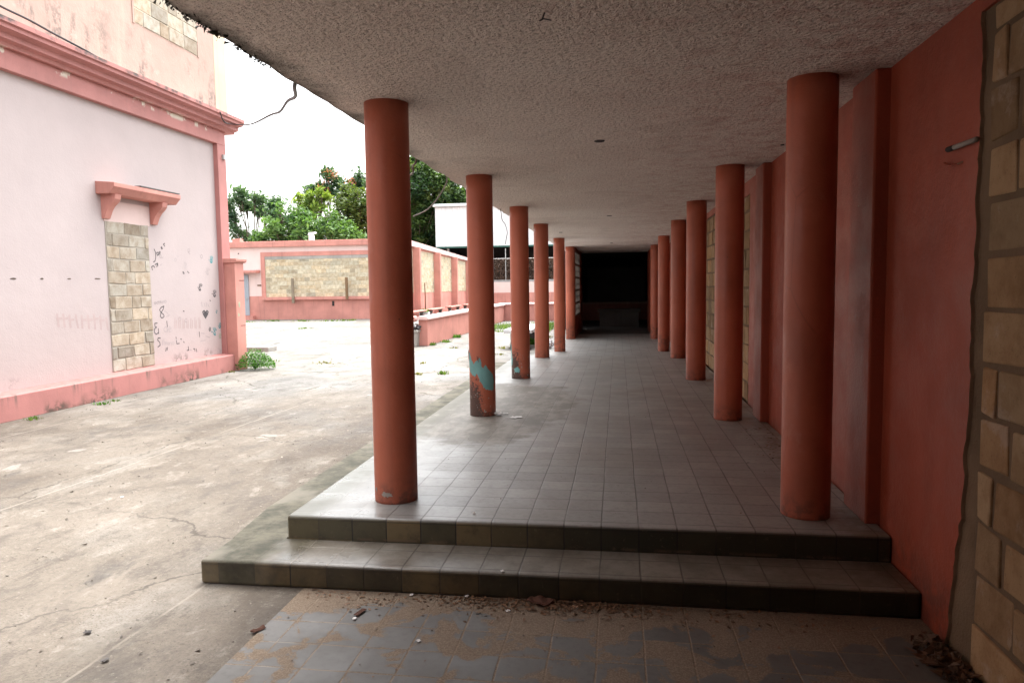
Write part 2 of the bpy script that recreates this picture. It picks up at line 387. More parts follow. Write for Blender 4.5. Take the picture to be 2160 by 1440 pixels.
def ground_mat():
    nt = NT('stained_concrete_ground', .85, .25); nt.pos()
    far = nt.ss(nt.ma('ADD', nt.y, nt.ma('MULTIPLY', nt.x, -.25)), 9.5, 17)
    stretch = nt.vec(nt.ma('MULTIPLY', nt.x, 1), nt.ma('MULTIPLY', nt.y, .55), 0)
    n1 = nt.noise(.42,7,.62,stretch,.7); n2 = nt.noise(1.7,6,.65,stretch,.4); n3 = nt.noise(7,6,.7)
    c = nt.mix(nt.ss(n1,.36,.62), (.125,.099,.074), (.20,.168,.132))
    c = nt.mix(nt.mul(nt.ss(n2,.5,.68),.6), c, (.255,.23,.195))
    c = nt.mix(nt.mul(nt.ss(n2,.47,.33),.6), c, (.095,.078,.062))
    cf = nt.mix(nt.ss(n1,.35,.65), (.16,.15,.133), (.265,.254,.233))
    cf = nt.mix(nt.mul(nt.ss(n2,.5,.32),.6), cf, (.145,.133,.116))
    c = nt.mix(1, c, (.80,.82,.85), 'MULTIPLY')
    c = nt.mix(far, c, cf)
    n4 = nt.noise(4.2,7,.72,stretch,.3)
    c = nt.mix(nt.mul(nt.ss(n4,.48,.36),.55), c, (.075,.064,.054))
    c = nt.mix(nt.mul(nt.ss(n4,.54,.66),.5), c, (.27,.245,.21))
    c = nt.mix(nt.mul(nt.ss(nt.noise(.28,6,.6,None,.5),.5,.62),.5), c, nt.mix(1,c,(.85,.97,1.12),'MULTIPLY'))
    c = nt.mix(nt.mul(far, nt.ss(nt.noise(1.3,7,.75,nt.vec(nt.ma('MULTIPLY', nt.x, .5), nt.ma('MULTIPLY', nt.y, 1.6), 0),.5),.52,.66),.7), c, (.135,.125,.105))
    big = nt.noise(.33,6,.6,stretch,1.2)
    c = nt.mix(nt.mul(nt.ss(big,.50,.40),.55), c, nt.mix(1,c,(.60,.58,.58),'MULTIPLY'))
    c = nt.mix(nt.mul(nt.ss(nt.noise(.6,6,.62,stretch,.9),.53,.62),.45), c, nt.mix(1,c,(1.35,1.36,1.38),'MULTIPLY'))
    # sooty patches
    blk = nt.mul(nt.ss(nt.noise(.75,6,.7,stretch,1.0),.56,.68), nt.ss(nt.noise(2.6,5,.7),.36,.6))
    c = nt.mix(nt.mul(blk,.75), c, (.068,.063,.058))
    # bleached worn spots with a clear rim
    w = nt.mul(nt.ss(nt.noise(1.05,5,.6,None,.4),.655,.668), 1)
    c = nt.mix(nt.mul(w,.55), c, (.29,.272,.245))
    grit = nt.ss(nt.noise(75,4,.75),.48,.62)
    c = nt.mix(nt.mul(grit, nt.ss(nt.noise(1.1,4),.3,.55), .6), c, (.085,.07,.056))
    g2 = nt.noise(22,6,.75)
    c = nt.mix(nt.mul(nt.ss(g2,.5,.36),.3), c, (.07,.06,.05))
    c = nt.mix(nt.mul(nt.ss(g2,.55,.68),.3), c, (.27,.25,.215))
    spk = nt.ss(nt.vor(38),.16,.10)
    pick = nt.ss(nt.white(nt.vor(38,None,'F1','Color')),.80,.86)
    c = nt.mix(nt.mul(spk,pick,.85), c, (.04,.03,.024))
    c = nt.mix(nt.mul(nt.ss(nt.noise(26,4,.7),.6,.7),.4), c, (.30,.275,.235))
    dv = nt.vec(nt.ma('ADD', nt.x, nt.ma('MULTIPLY', nt.noise(1.3,5,.65), .7)), nt.ma('ADD', nt.y, nt.ma('MULTIPLY', nt.noise(1.1,5,.65), .9)), 0)
    ck = nt.mul(nt.ss(nt.vor(.30,dv,'DISTANCE_TO_EDGE'),.0055,.002), nt.ss(nt.noise(.5,4),.40,.54))
    c = nt.mix(nt.mul(ck,.8), c, (.06,.052,.042))
    sj = nt.ma('ABSOLUTE', nt.ma('SUBTRACT', nt.ma('FRACT', nt.ma('DIVIDE', nt.ma('ADD', nt.ma('ADD', nt.x, nt.ma('MULTIPLY', nt.y, -.035)), nt.ma('MULTIPLY', nt.noise(2,3), .05)), 2.6)), .5))
    c = nt.mix(nt.mul(nt.ss(sj,.4955,.498), nt.ss(nt.noise(.9,3),.4,.5), .5), c, (.30,.27,.225))
    # slab joints, broken and dirty, in the far yard
    jx = nt.ma('ADD', nt.y, nt.ma('MULTIPLY', nt.ma('SUBTRACT', nt.noise(.9,5,.6),.5), .8))
    fr = nt.ma('ABSOLUTE', nt.ma('SUBTRACT', nt.ma('FRACT', nt.ma('DIVIDE', nt.ma('SUBTRACT', jx, 14.55), 3.7)), .5))
    jl = nt.mul(nt.ss(fr,.488,.495), nt.ss(nt.noise(.8,4),.42,.55), nt.ss(nt.y,13,14))
    jy = nt.ma('ADD', nt.x, nt.ma('MULTIPLY', nt.ma('SUBTRACT', nt.noise(1.1,5,.6),.5), .5))
    fr2 = nt.ma('ABSOLUTE', nt.ma('SUBTRACT', nt.ma('FRACT', nt.ma('DIVIDE', jy, 3.3)), .5))
    jl2 = nt.mul(nt.ss(fr2,.489,.496), nt.ss(nt.noise(.7,4),.45,.55), nt.ss(nt.y,14.2,15))
    jl = nt.ma('MAXIMUM', jl, jl2)
    c = nt.mix(nt.mul(jl,.85), c, (.085,.08,.06))
    bump = nt.ma('ADD', nt.noise(42,5,.75), nt.ma('ADD', nt.ma('MULTIPLY', n3, 2.0), nt.ma('ADD', nt.ma('MULTIPLY', nt.mul(spk,pick), 2.), nt.ma('MULTIPLY', jl, -4))))
    return nt.done(c, bump, .5, .012, nt.ss(n2,.3,.7,.7,.92))
M['ground'] = ground_mat()

def stucco():
    nt = NT('sprayed_stucco', .9, .2); nt.pos()
    v = nt.scale(nt.pos(), (1,1,0))
    h = nt.ma('ADD', nt.noise(36,3,.6,v,.4), nt.ma('MULTIPLY', nt.noise(95,2,.6,v), .4))
    c = nt.mix(nt.ss(nt.noise(.55,5,.6),.35,.65), (.79,.70,.635), (.86,.785,.72))
    c = nt.mix(nt.mul(nt.ss(nt.x,-.6,1.3), nt.ss(nt.noise(6,6,.7),.45,.65),.55), c, (.52,.30,.25))
    c = nt.mix(nt.ss(h,.62,.80), c, nt.mix(1,c,(1.12,1.12,1.12),'MULTIPLY'))
    c = nt.mix(nt.mul(nt.ss(h,.66,.50),.5), c, (.27,.21,.18))
    st = nt.ss(nt.noise(.7,6,.6,v,1.2),.56,.60)
    c = nt.mix(nt.mul(st,.16), c, (.50,.41,.35))
    c = nt.mix(nt.mul(nt.ss(nt.noise(1.6,5,.6,v,.6),.60,.63),.3), c, (.80,.75,.70))
    mold = nt.mul(nt.ss(nt.ma('ADD', nt.x, nt.ma('MULTIPLY', nt.noise(2.5,5,.7),.5)),-1.5,-1.72), nt.ss(nt.y,9,5))
    c = nt.mix(nt.mul(mold,.8), c, (.05,.05,.04))
    return nt.done(c, h, 1.0, .045)
M['stucco'] = stucco()

def leafmat(name, dark, light, trans=.35):
    nt = NT(name, .55, .35)
    c = nt.mix(nt.attr(), dark, light)
    nt.set(nt.b.inputs['Base Color'], c)
    t = nt.N.new('ShaderNodeBsdfTranslucent'); nt.set(t.inputs[0], nt.mix(1, c, (1.25,1.35,.55), 'MULTIPLY'))
    mx = nt.N.new('ShaderNodeMixShader'); mx.inputs[0].default_value = trans
    nt.L.new(nt.b.outputs[0], mx.inputs[1]); nt.L.new(t.outputs[0], mx.inputs[2])
    nt.L.new(mx.outputs[0], nt.N['Material Output'].inputs[0])
    return nt.m
M['leaf_blue'] = leafmat('bluish_green_leaf', (.045,.095,.055), (.13,.21,.11))
M['leaf_mid'] = leafmat('mid_green_leaf', (.045,.105,.035), (.15,.26,.075))
M['leaf_olive'] = leafmat('olive_green_leaf', (.055,.09,.026), (.18,.225,.06))
M['leaf_lime'] = leafmat('lime_green_leaf', (.11,.19,.035), (.30,.38,.085))
M['leaf_dark'] = leafmat('dark_green_leaf', (.02,.05,.02), (.10,.165,.04))
M['leaf_fresh'] = leafmat('fresh_green_leaf', (.03,.10,.015), (.11,.26,.04))
M['grass'] = leafmat('weed_grass', (.05,.11,.02), (.17,.25,.06))
M['drygrass'] = leafmat('dry_weed', (.12,.12,.05), (.27,.25,.11))
M['flower'] = leafmat('orange_blossom', (.36,.10,.045), (.52,.19,.10), .2)
M['dryvine'] = leafmat('dry_brown_vine', (.045,.022,.015), (.14,.085,.06), .1)
M['litter'] = leafmat('dead_leaf_litter', (.05,.028,.015), (.24,.13,.07), 0)
M['pebble'] = leafmat('loose_pebble', (.06,.048,.038), (.30,.26,.21), 0)
M['moss'] = leafmat('black_moss', (.012,.013,.009), (.045,.048,.03), 0)

# ------------------------------------------------------------------ THE SETTING
b = MB(); b.face([(-250,-150,0),(250,-150,0),(250,350,0),(-250,350,0)])
tag(b.build('ground', M['ground']), 'wide stained concrete courtyard ground between the pink buildings', 'ground', kind='structure')
b = MB(); b.box(-1.865,1.583,-8,3.944,-.05,.006)
tag(b.build('pavement', M['tilesand'], bevel=.003), 'grey tile pavement with blown sand in front of the steps', 'pavement', kind='structure')
b = MB(); b.box(-2.17,1.583,15.205,26,-.05,.006)
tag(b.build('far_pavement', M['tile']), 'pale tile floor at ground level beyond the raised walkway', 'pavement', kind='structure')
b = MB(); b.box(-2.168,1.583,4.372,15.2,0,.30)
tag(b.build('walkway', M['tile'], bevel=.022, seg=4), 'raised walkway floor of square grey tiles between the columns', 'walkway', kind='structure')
st = empty('entrance_step', (-.4,4.1,0)); tag(st, 'low tiled step along the front and mossy court side of the walkway', 'step')
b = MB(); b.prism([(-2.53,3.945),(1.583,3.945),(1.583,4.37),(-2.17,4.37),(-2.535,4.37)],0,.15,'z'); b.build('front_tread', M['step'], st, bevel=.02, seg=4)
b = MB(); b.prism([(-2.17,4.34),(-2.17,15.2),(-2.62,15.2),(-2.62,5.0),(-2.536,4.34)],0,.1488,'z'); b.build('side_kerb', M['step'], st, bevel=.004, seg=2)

# ------------------------------------------------------------------ canopy
cano = empty('walkway_canopy', (-.1,4,3.03)); tag(cano, 'long flat concrete canopy with rough stucco underside over the walkway', 'canopy')
b = MB()
ys = [-8+i*.12 for i in range(int(36.9/.12)+1)]
ed = [-1.93+.028*(mnoise.noise(Vector((y*2.3,1,0)))+.6*mnoise.noise(Vector((y*7,3,0)))) for y in ys]
zs = [3.03+.014*mnoise.noise(Vector((y*5,9,0))) for y in ys]
for i in range(len(ys)-1):
    b.face([(ed[i],ys[i],zs[i]),(ed[i+1],ys[i+1],zs[i+1]),(-1.75,ys[i+1],3.03),(-1.75,ys[i],3.03)][::-1])
b.face([(-1.75,-8,3.03),(-1.75,ys[-1],3.03),(1.86,ys[-1],3.03),(1.86,-8,3.03)])
o = b.build('stucco_soffit', M['stucco'], cano)
b = MB()
for i in range(len(ys)-1):
    b.face([(ed[i],ys[i],zs[i]),(ed[i],ys[i],3.2),(ed[i+1],ys[i+1],3.2),(ed[i+1],ys[i+1],zs[i+1])])
    b.face([(ed[i],ys[i],3.2),(1.86,ys[i],3.2),(1.86,ys[i+1],3.2),(ed[i+1],ys[i+1],3.2)])
b.face([(-1.93,-8,3.03),(1.86,-8,3.03),(1.86,-8,3.2),(-1.93,-8,3.2)]); b.face([(1.86,-8,3.03),(1.86,28.9,3.03),(1.86,28.9,3.2),(1.86,-8,3.2)])
b.build('roof_slab', M['conc'], cano)
b = MB()     # black moss lumps hanging on the weathered edge
for k in range(1000):
    y = 1.8+rnd.random()**1.2*2.2; 
    if mnoise.noise(Vector((y*1.3,0,4)))<-.25+.08*(y-2): continue
    p = Vector((-1.935+rnd.gauss(0,.012)+.02*rnd.random(), y, 3.03+rnd.uniform(-.018,.05))); s = rnd.uniform(.003,.009)
    c = rnd.random(); q = [p+Vector((rnd.gauss(0,s),rnd.gauss(0,s),rnd.gauss(0,s))) for _ in range(4)]
    for f in ((0,1,2),(0,2,3),(0,3,1),(1,3,2)): b.face([q[i] for i in f],(c,c,c,1))
b.build('edge_moss', M['moss'], cano)
for (px,py,w) in ((1265,297,.1),(1285,455,.09),(1290,512,.09),(1183,490,.09),(1650,305,.04)):
    p = onz(px,py,3.03); b = MB()
    b.prism([(p.x+w*rnd.uniform(.35,.55)*math.cos(a),p.y+w*.5*rnd.uniform(.7,1)*math.sin(a)) for a in [i*.63 for i in range(10)]],3.022,3.06,'z')
    b.build('lamp_hole', M['black'], cano)
p = onz(1150,28,3.03); b = MB(); b.tube([p+Vector((0,0,.01)),p+Vector((-.012,-.02,-.035)),p+Vector((-.02,-.05,-.05))],.004,6); b.tube([p+Vector((-.012,-.02,-.03)),p+Vector((.03,-.03,-.045))],.003,6)
b.build('wire_stub', M['cable'], cano)

# ------------------------------------------------------------------ columns
XL, XR = -1.5546, 1.1911
def column(x, y, zb, mat):
    e = empty('round_column', (x,y,zb)); b = MB()
    prof = [(.150,zb-.01)] + [(.150+.0012*mnoise.noise(Vector((x*9,y,z*3))), z) for z in [zb+.02+i*(3.03-zb)/14 for i in range(14)]] + [(.150,3.05)]
    b.lathe(prof, x, y, 56); b.build('shaft', mat, e, True)
    o = e.children[0]; o.data.polygons[-1].use_smooth = False; o.data.polygons[-2].use_smooth = False
    return e
def shell(e, name, x, y, poly, mat, r=.1525, step=.006, c0=-90):
    """thin curved patch on a column: polygon of (angle degrees from facing the camera, z)"""
    b = MB(); zs_ = [p[1] for p in poly]; as_ = [p[0] for p in poly]; da = math.degrees(step/r)
    def inside(a, z):
        c = False; n = len(poly)
        for i in range(n):
            (a1,z1),(a2,z2) = poly[i], poly[(i+1)%n]
            if (z1>z)!=(z2>z) and a < (a2-a1)*(z-z1)/(z2-z1)+a1: c = not c
        return c
    a = min(as_)
    def P(a, z, rr): t = R(c0+a); return (x+rr*math.cos(t), y+rr*math.sin(t), z)
    while a < max(as_):
        z = min(zs_)
        while z < max(zs_):
            if inside(a+da/2, z+step/2):
                b.face([P(a,z,r),P(a+da,z,r),P(a+da,z+step,r),P(a,z+step,r)])
            z += step
        a += da
    bmesh.ops.remove_doubles(b.bm, verts=b.bm.verts, dist=.0008)
    g = bmesh.ops.extrude_face_region(b.bm, geom=list(b.bm.faces))
    for v in [q for q in g['geom'] if isinstance(q, bmesh.types.BMVert)]:
        d = Vector((v.co.x-x, v.co.y-y, 0)).normalized(); v.co -= d*.004
    return b.build(name, mat, e)
yl = [4.8156+i*3.3109 for i in range(4)]+[19.3,23.75]
yr = [4.7637+i*3.3109 for i in range(4)]+[19.35,23.75]
LL = ['nearest court-side coral column with chipped paint at its foot by the steps',
      'coral column with large jagged turquoise peel and mould near its foot',
      'coral column with blackened foot and small turquoise peel beside the yard',
      'clean court-side coral column last before the walkway drops a level',
      'court-side coral column beside the white plastic bag beyond the raised floor',
      'farthest court-side coral column next to the pierced block screen']
LR = ['nearest wall-side coral column at the right end of the steps',
      'wall-side coral column in front of the second pilaster from the camera',
      'third wall-side coral column from the steps beside a blocked doorway',
      'wall-side coral column standing on the far end of the raised floor',
      'slim-looking wall-side coral column just beyond the raised floor',
      'farthest wall-side coral column before the dark hall']
cols = []
for i in range(6):
    cols.append(tag(column(XL, yl[i], .30 if i<4 else .005, M['weathered'] if i in (1,2) else M['coral']), LL[i], 'column', 'round coral columns along the walkway'))
for i in range(6):
    tag(column(XR, yr[i], .30 if i<4 else .005, M['coral']), LR[i], 'column', 'round coral columns along the walkway')
# camera-facing angle is about -90 deg, +angle turns to the right
def jag(pts, n=5, amp=.012):
    out = []
    for i in range(len(pts)):
        a, c = Vector((pts[i][0]/60,pts[i][1])), Vector((pts[(i+1)%len(pts)][0]/60,pts[(i+1)%len(pts)][1]))
        for k in range(n):
            q = a.lerp(c, k/n)
            if k: q = q+Vector((rnd.gauss(0,amp),rnd.gauss(0,amp)))
            out.append((q.x*60,q.y))
    return out
# peel on column 2 : px 980..1036, rows 757..832  (z = 1.06 .. .60)
shell(cols[1],'peeled_patch',XL,yl[1],jag([(-72,1.05),(-58,1.03),(-46,.97),(-30,.90),(-12,.95),(0,.985),(6,.93),(9,.86),(16,.86),(24,.90),(38,.84),(62,.78),(70,.72),(66,.60),(50,.605),(26,.61),(12,.66),(-2,.74),(-14,.80),(-22,.765),(-34,.77),(-52,.80),(-66,.88)],4,.007),M['peelteal'])
shell(cols[1],'peeled_patch',XL,yl[1],jag([(-2,.70),(8,.70),(4,.78),(0,.79)],3,.004),M['peelteal'])
for (a0,z0,a1,z1) in ((-78,1.06,-66,.94),(-14,1.0,-6,.93)):
    shell(cols[1],'paint_flake',XL,yl[1],jag([(a0,z0),(a1,z0-.01),(a1+2,z1),(a0+3,z1+.03)],3,.004),M['flake'],.160)
shell(cols[2],'peeled_patch',XL,yl[2],jag([(-82,.86),(-66,.84),(-60,.70),(-50,.62),(-58,.52),(-74,.50)],4,.008),M['peelteal'])
shell(cols[2],'peeled_patch',XL,yl[2],jag([(-40,.47),(-10,.50),(4,.45),(-4,.40),(-30,.41)],4,.007),M['peelteal'])
shell(cols[2],'paint_flake',XL,yl[2],jag([(-96,.80),(-80,.85),(-78,.76),(-92,.74)],3,.003),M['peelteal'],.168)
shell(cols[0],'peeled_patch',XL,yl[0],jag([(-20,.385),(2,.378),(8,.362),(-6,.352),(-24,.362)],4,.003),M['conc'])
shell(cols[0],'peeled_patch',XL,yl[0],jag([(-52,.40),(-44,.405),(-42,.385),(-50,.38)],3,.003),M['conc'])

# ------------------------------------------------------------------ block panel builder
def block_panel(part, mortar, mats, parent, O, U, V, w, h, bl=.46, bh=.225, depth=.05, mw=.014, jit=.006, tint=(.7,1.12), name='block_infill', mmat=None, skip=0):
    """blocks laid in a rectangle w x h; O origin, U along, V up; outward normal = U x V"""
    O, U, V = Vector(O), Vector(U), Vector(V); Nn = U.cross(V)
    b = MB()
    def add(u0,u1,v0,v1,d,c):
        P = []
        for dd in (-depth, d):
            for (uu,vv) in ((u0,v0),(u1,v0),(u1,v1),(u0,v1)):
                j = jit if dd>-depth else 0
                P.append(O+U*(uu+rnd.uniform(-j,j))+V*(vv+rnd.uniform(-j,j))+Nn*(dd+rnd.uniform(-j,j)*.5))
        v = [b.bm.verts.new(p) for p in P]
        for q in ((4,5,6,7),(0,1,5,4),(1,2,6,5),(2,3,7,6),(3,0,4,7)):
            f = b.bm.faces.new([v[i] for i in q]); l = b.col()
            for lp in f.loops: lp[l] = c
    v = 0; row = 0
    while v < h-.03:
        hh = min(bh, h-v); u = -rnd.choice((0,.5,.28,.7))*bl
        while u < w-.02:
            u0, u1 = max(u,0), min(u+bl*rnd.choice((1,1,1,1,.55)), w)
            if u1-u0 > .04 and rnd.random()>=skip:
                k = rnd.uniform(*tint); t = rnd.uniform(-.06,.06)
                if rnd.random()<.12: k *= .78
                add(u0+mw/2, u1-mw/2, v+mw/2, v+hh-mw/2, rnd.uniform(-.004,.004), (k*(1+t),k,k*(1-t),1))
            u = u1 if u1>u else u+bl
        v += hh; row += 1
    o = b.build(name, mats, parent, bevel=min(.010,bh*.05))
    b = MB(); P = []
    for dd in (-depth-.02, -.010):
        for (uu,vv) in ((0,0),(w,0),(w,h),(0,h)): P.append(O+U*uu+V*vv+Nn*dd)
    vv = [b.bm.verts.new(p) for p in P]
    for q in ((0,3,2,1),(4,5,6,7),(0,1,5,4),(1,2,6,5),(2,3,7,6),(3,0,4,7)): b.bm.faces.new([vv[i] for i in q])
    m = b.build('mortar', mmat or M['blockmortar'], o)
    return o

# ------------------------------------------------------------------ corridor wall (right)
cw = empty('corridor_wall', (1.7,8,0)); tag(cw, 'dark coral wall with pilasters and blocked doorways along the right of the walkway', 'wall')
b = MB(); b.box(1.655,1.86,-8,28.7,0,3.03); b.build('masonry_core', M['mortar'], cw)
openings = [(2.15,3.52,0,2.96),(9.12,10.45,.3,2.86),(12.02,13.6,.3,2.93),(15.5,17.2,.3,2.72),(20.2,21.6,0,2.7)]
def jagline(y, z0, z1, amp=.02, n=70, flare=0):
    return [(y+amp*(.7*mnoise.noise(Vector((y*3,k*.11,1)))+.7*mnoise.noise(Vector((y,k*.5,2)))+.9*mnoise.noise(Vector((y,k*1.7,5))))+flare*max(0,1-(z0+(z1-z0)*k/n)/1.2)**1.5, z0+(z1-z0)*k/n) for k in range(n+1)]
b = MB(); ycur = -8; pieces = []
for (a,c,z0,z1) in openings:
    amp = .02
    left = [(ycur,0),(ycur,3.03)] if ycur==-8 else prev
    ja = jagline(a,0,z1,amp)
    pieces.append((left, ja)); prev = None
    jc = jagline(c,0,z1,amp,70,.17 if a<3 else .03)
    prev = jc
    # lintel strip above the opening
    if z1 < 3.0:
        y0, y1 = ja[-1][0], jc[-1][0]; n = 14
        low = [(y0+(y1-y0)*k/n, z1+(.012*mnoise.noise(Vector((k*.9,y0,3))) if 0<k<n else 0)) for k in range(n+1)]
        b.prism(low+[(y1,3.03),(y0,3.03)],1.585,1.656,'x')
    if ycur==-8: b.prism([(ycur,0)]+ja+[(ja[-1][0],3.03),(ycur,3.03)],1.585,1.656,'x')
    else: b.prism([left_j[0]]+ja+[(ja[-1][0],3.03),(left_j[-1][0],3.03)]+left_j[:0:-1],1.585,1.656,'x')
    left_j = jc; ycur = c
b.prism([left_j[0],(28.7,0),(28.7,3.03),(left_j[-1][0],3.03)]+left_j[:0:-1],1.585,1.656,'x')
b.build('plaster', M['coral_wall'], cw)
for y0 in [4.59+i*3.3109 for i in range(4)]+[19.15,23.5]:
    b = MB(); zb = .295 if y0<15 else 0
    b.box(1.50,1.60,y0,y0+.43,zb,3.03); b.build('pilaster', M['coral_wall'], cw, bevel=.012)
for i,(a,c,z0,z1) in enumerate(openings):
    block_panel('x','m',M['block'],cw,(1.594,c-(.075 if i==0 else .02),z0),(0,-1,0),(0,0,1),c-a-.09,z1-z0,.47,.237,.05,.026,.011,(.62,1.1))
    b = MB(); b.box(1.6015,1.654,a-.05,c+.22,z0+.002,z1+.02); b.build('mortar_bed', M['mortar'], cw)
b = MB(); p0 = onx(2000,316,1.56); p1 = onx(2060,294,1.57)
b.tube([p0,p1],.012,12); b.build('conduit', M['conc'], cw, True)
b = MB(); d = (p1-p0).normalized(); b.tube([p0-d*.002,p0+d*.06],.0132,12); b.build('conduit_end', M['black'], cw, True)
b = MB(); b.tube([onx(1992,345,1.57),onx(2005,349,1.562),onx(2020,346,1.565),onx(2031,341,1.582)],.006,6,.003); b.build('plaster_flake', M['coral_wall'], cw)
p = onx(1668,445,1.58); b = MB(); b.prism([(p.y+dx,p.z+dz) for dx,dz in ((-.12,-.02),(-.05,.10),(.06,.16),(.16,.05),(.2,-.08),(.05,-.16),(-.04,-.13))],1.580,1.587,'x'); b.build('plaster_chip', M['block'].copy(), cw)
bpy.data.objects['plaster_chip'].data.materials[0] = M['cement']
b = MB(); b.box(-3.2,1.65,-8.3,-8,0,3.03); tag(b.build('added_end_wall', M['coral_wall']), 'unseen coral wall added behind the viewer to close off light', 'wall')  # out of view, added to stop light coming from behind the camera

b = MB(); b.box(-2.35,-2.1,-8,1.85,0,3.03); tag(b.build('added_shade_wall', M['coral_wall']), 'unseen coral wall added beside the viewer to shade the near floor', 'wall')  # out of view, added to darken the near paving and risers
# ------------------------------------------------------------------ dark hall at the end of the corridor
hall = empty('dark_hall', (0,30,0)); tag(hall, 'unlit hall, shade put into its black walls, behind the opening at the end of the walkway', 'hall')
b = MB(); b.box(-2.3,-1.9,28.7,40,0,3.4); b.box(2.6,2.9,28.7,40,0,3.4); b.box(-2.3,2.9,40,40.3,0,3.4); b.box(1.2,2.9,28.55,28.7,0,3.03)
b.build('wall', M['black'], hall)  # walls, ceiling and fittings coloured dark for the hall's missing light
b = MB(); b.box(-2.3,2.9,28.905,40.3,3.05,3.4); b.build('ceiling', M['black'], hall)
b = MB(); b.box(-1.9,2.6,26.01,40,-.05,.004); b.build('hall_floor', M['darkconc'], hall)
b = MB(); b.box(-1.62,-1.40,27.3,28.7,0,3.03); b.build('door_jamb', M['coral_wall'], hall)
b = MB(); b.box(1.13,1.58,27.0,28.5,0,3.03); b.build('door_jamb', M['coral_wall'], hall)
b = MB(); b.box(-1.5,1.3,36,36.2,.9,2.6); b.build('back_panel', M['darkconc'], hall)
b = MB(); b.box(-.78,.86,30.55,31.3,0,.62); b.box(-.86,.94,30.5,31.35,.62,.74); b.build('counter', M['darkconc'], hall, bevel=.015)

# pierced block screen
scr = empty('block_screen', (-1.5,25.6,0)); tag(scr, 'pierced decorative block screen beside the farthest court-side column', 'screen wall')
b = MB(); b.box(-1.56,-1.42,23.9,24.35,0,3.03); b.box(-1.56,-1.42,24.35,27.3,0,.72); b.box(-1.56,-1.42,24.35,27.3,2.92,3.03); b.build('surround', M['coral_wall'], scr)
n = 0
for i in range(7):
    for j in range(5):
        y0, z0 = 24.35+i*.42, .72+j*.44; b = MB(); t = .035
        b.box(-1.55,-1.43,y0,y0+.42,z0,z0+t); b.box(-1.55,-1.43,y0,y0+.42,z0+.44-t,z0+.44); b.box(-1.55,-1.43,y0,y0+t,z0+t,z0+.44-t); b.box(-1.55,-1.43,y0+.42-t,y0+.42,z0+t,z0+.44-t)
        cy_, cz_ = y0+.21, z0+.22
        b.prism([(cy_+.1*math.cos(a),cz_+.1*math.sin(a)) for a in [k*math.pi/4 for k in range(8)]],-1.53,-1.45,'x')
        for sy_,sz_ in ((1,0),(-1,0),(0,1),(0,-1)):
            b.box(-1.53,-1.45,cy_+min(sy_*.08,sy_*.18)-(.02 if sy_==0 else 0),cy_+max(sy_*.08,sy_*.18)+(.02 if sy_==0 else 0),cz_+min(sz_*.08,sz_*.19)-(.02 if sz_==0 else 0),cz_+max(sz_*.08,sz_*.19)+(.02 if sz_==0 else 0))
        b.build('pierced_block', M['conc'], scr)

# ------------------------------------------------------------------ near building on the left
nb = empty('pink_building', (-12,5,0)); tag(nb, 'tall pale pink building with salmon cornice, blocked doorway and scribbled wall facing the walkway', 'building')
WX = -8.65
b = MB(); b.box(-18,WX,-14,15.0,0,5.6); b.build('lower_wall', M['nearpink'], nb)
b = MB(); b.box(-18,WX-.02,-14,15.25,5.601,9.6); b.build('upper_wall', M['peach'], nb)
b = MB(); b.box(-9.4,WX-.016,14.93,15.40,5.602,9.6); b.build('corner_strip', M['cream'], nb)
b = MB(); b.box(WX-.02,-8.545,-14,15.03,4.93,5.22); b.box(WX-.02,-8.545,14.70,15.03,.36,4.93); b.build('frieze', M['trim'], nb, bevel=.008)
b = MB()
prof = [(-8.70,5.22),(-8.47,5.22),(-8.45,5.27),(-8.36,5.29),(-8.36,5.36),(-8.33,5.375),(-8.24,5.39),(-8.24,5.44),(-8.20,5.455),(-8.20,5.52),(-8.28,5.545),(-8.70,5.60)]
b.prism(prof,-14,15.28,'y')
b.build('cornice', M['trim'], nb)
b = MB(); b.prism([(15.03,5.22),(15.06,5.27),(15.13,5.29),(15.13,5.36),(15.25,5.39),(15.25,5.44),(15.27,5.455),(15.27,5.52),(15.03,5.59)],-18,-8.6,'x'); b.build('side_cornice', M['trim'], nb)
b = MB(); b.prism([(-8.70,0),(-8.385,0),(-8.39,.345),(-8.41,.36),(-8.70,.392)],-14,14.75,'y')
b.build('plinth', M['trim'], nb, bevel=.006)
# door infill
b = MB(); b.box(-8.652,-8.635,11.20,12.40,2.98,3.34); b.build('smooth_lintel', M['pink'], nb)
block_panel('x','m',M['blockfar'],nb,(-8.628,11.22,.39),(0,1,0),(0,0,1),1.13,2.6,.44,.217,.035,.018,.014,(.68,1.02),'block_infill',M['blockmortarlight'])
# hood above it with two brackets
hd = MB(); hd.prism([(-8.66,3.42),(-8.40,3.42),(-8.33,3.50),(-8.30,3.53),(-8.30,3.60),(-8.66,3.63)],11.05,12.90,'y'); hood = hd.build('door_hood', M['salmon'], nb, bevel=.006)
for y0 in (11.16,12.44):
    b = MB(); b.prism([(-8.66,3.02),(-8.60,3.02),(-8.575,3.08),(-8.54,3.16),(-8.49,3.23),(-8.42,3.29),(-8.385,3.34),(-8.37,3.42),(-8.66,3.42)],y0,y0+.15,'y'); b.build('hood_bracket', M['salmon'], hood, bevel=.004)
b = MB(); b.box(-8.66,-8.31,11.75,12.89,3.612,3.632); b.build('hood_mould', M['darkconc'], hood)
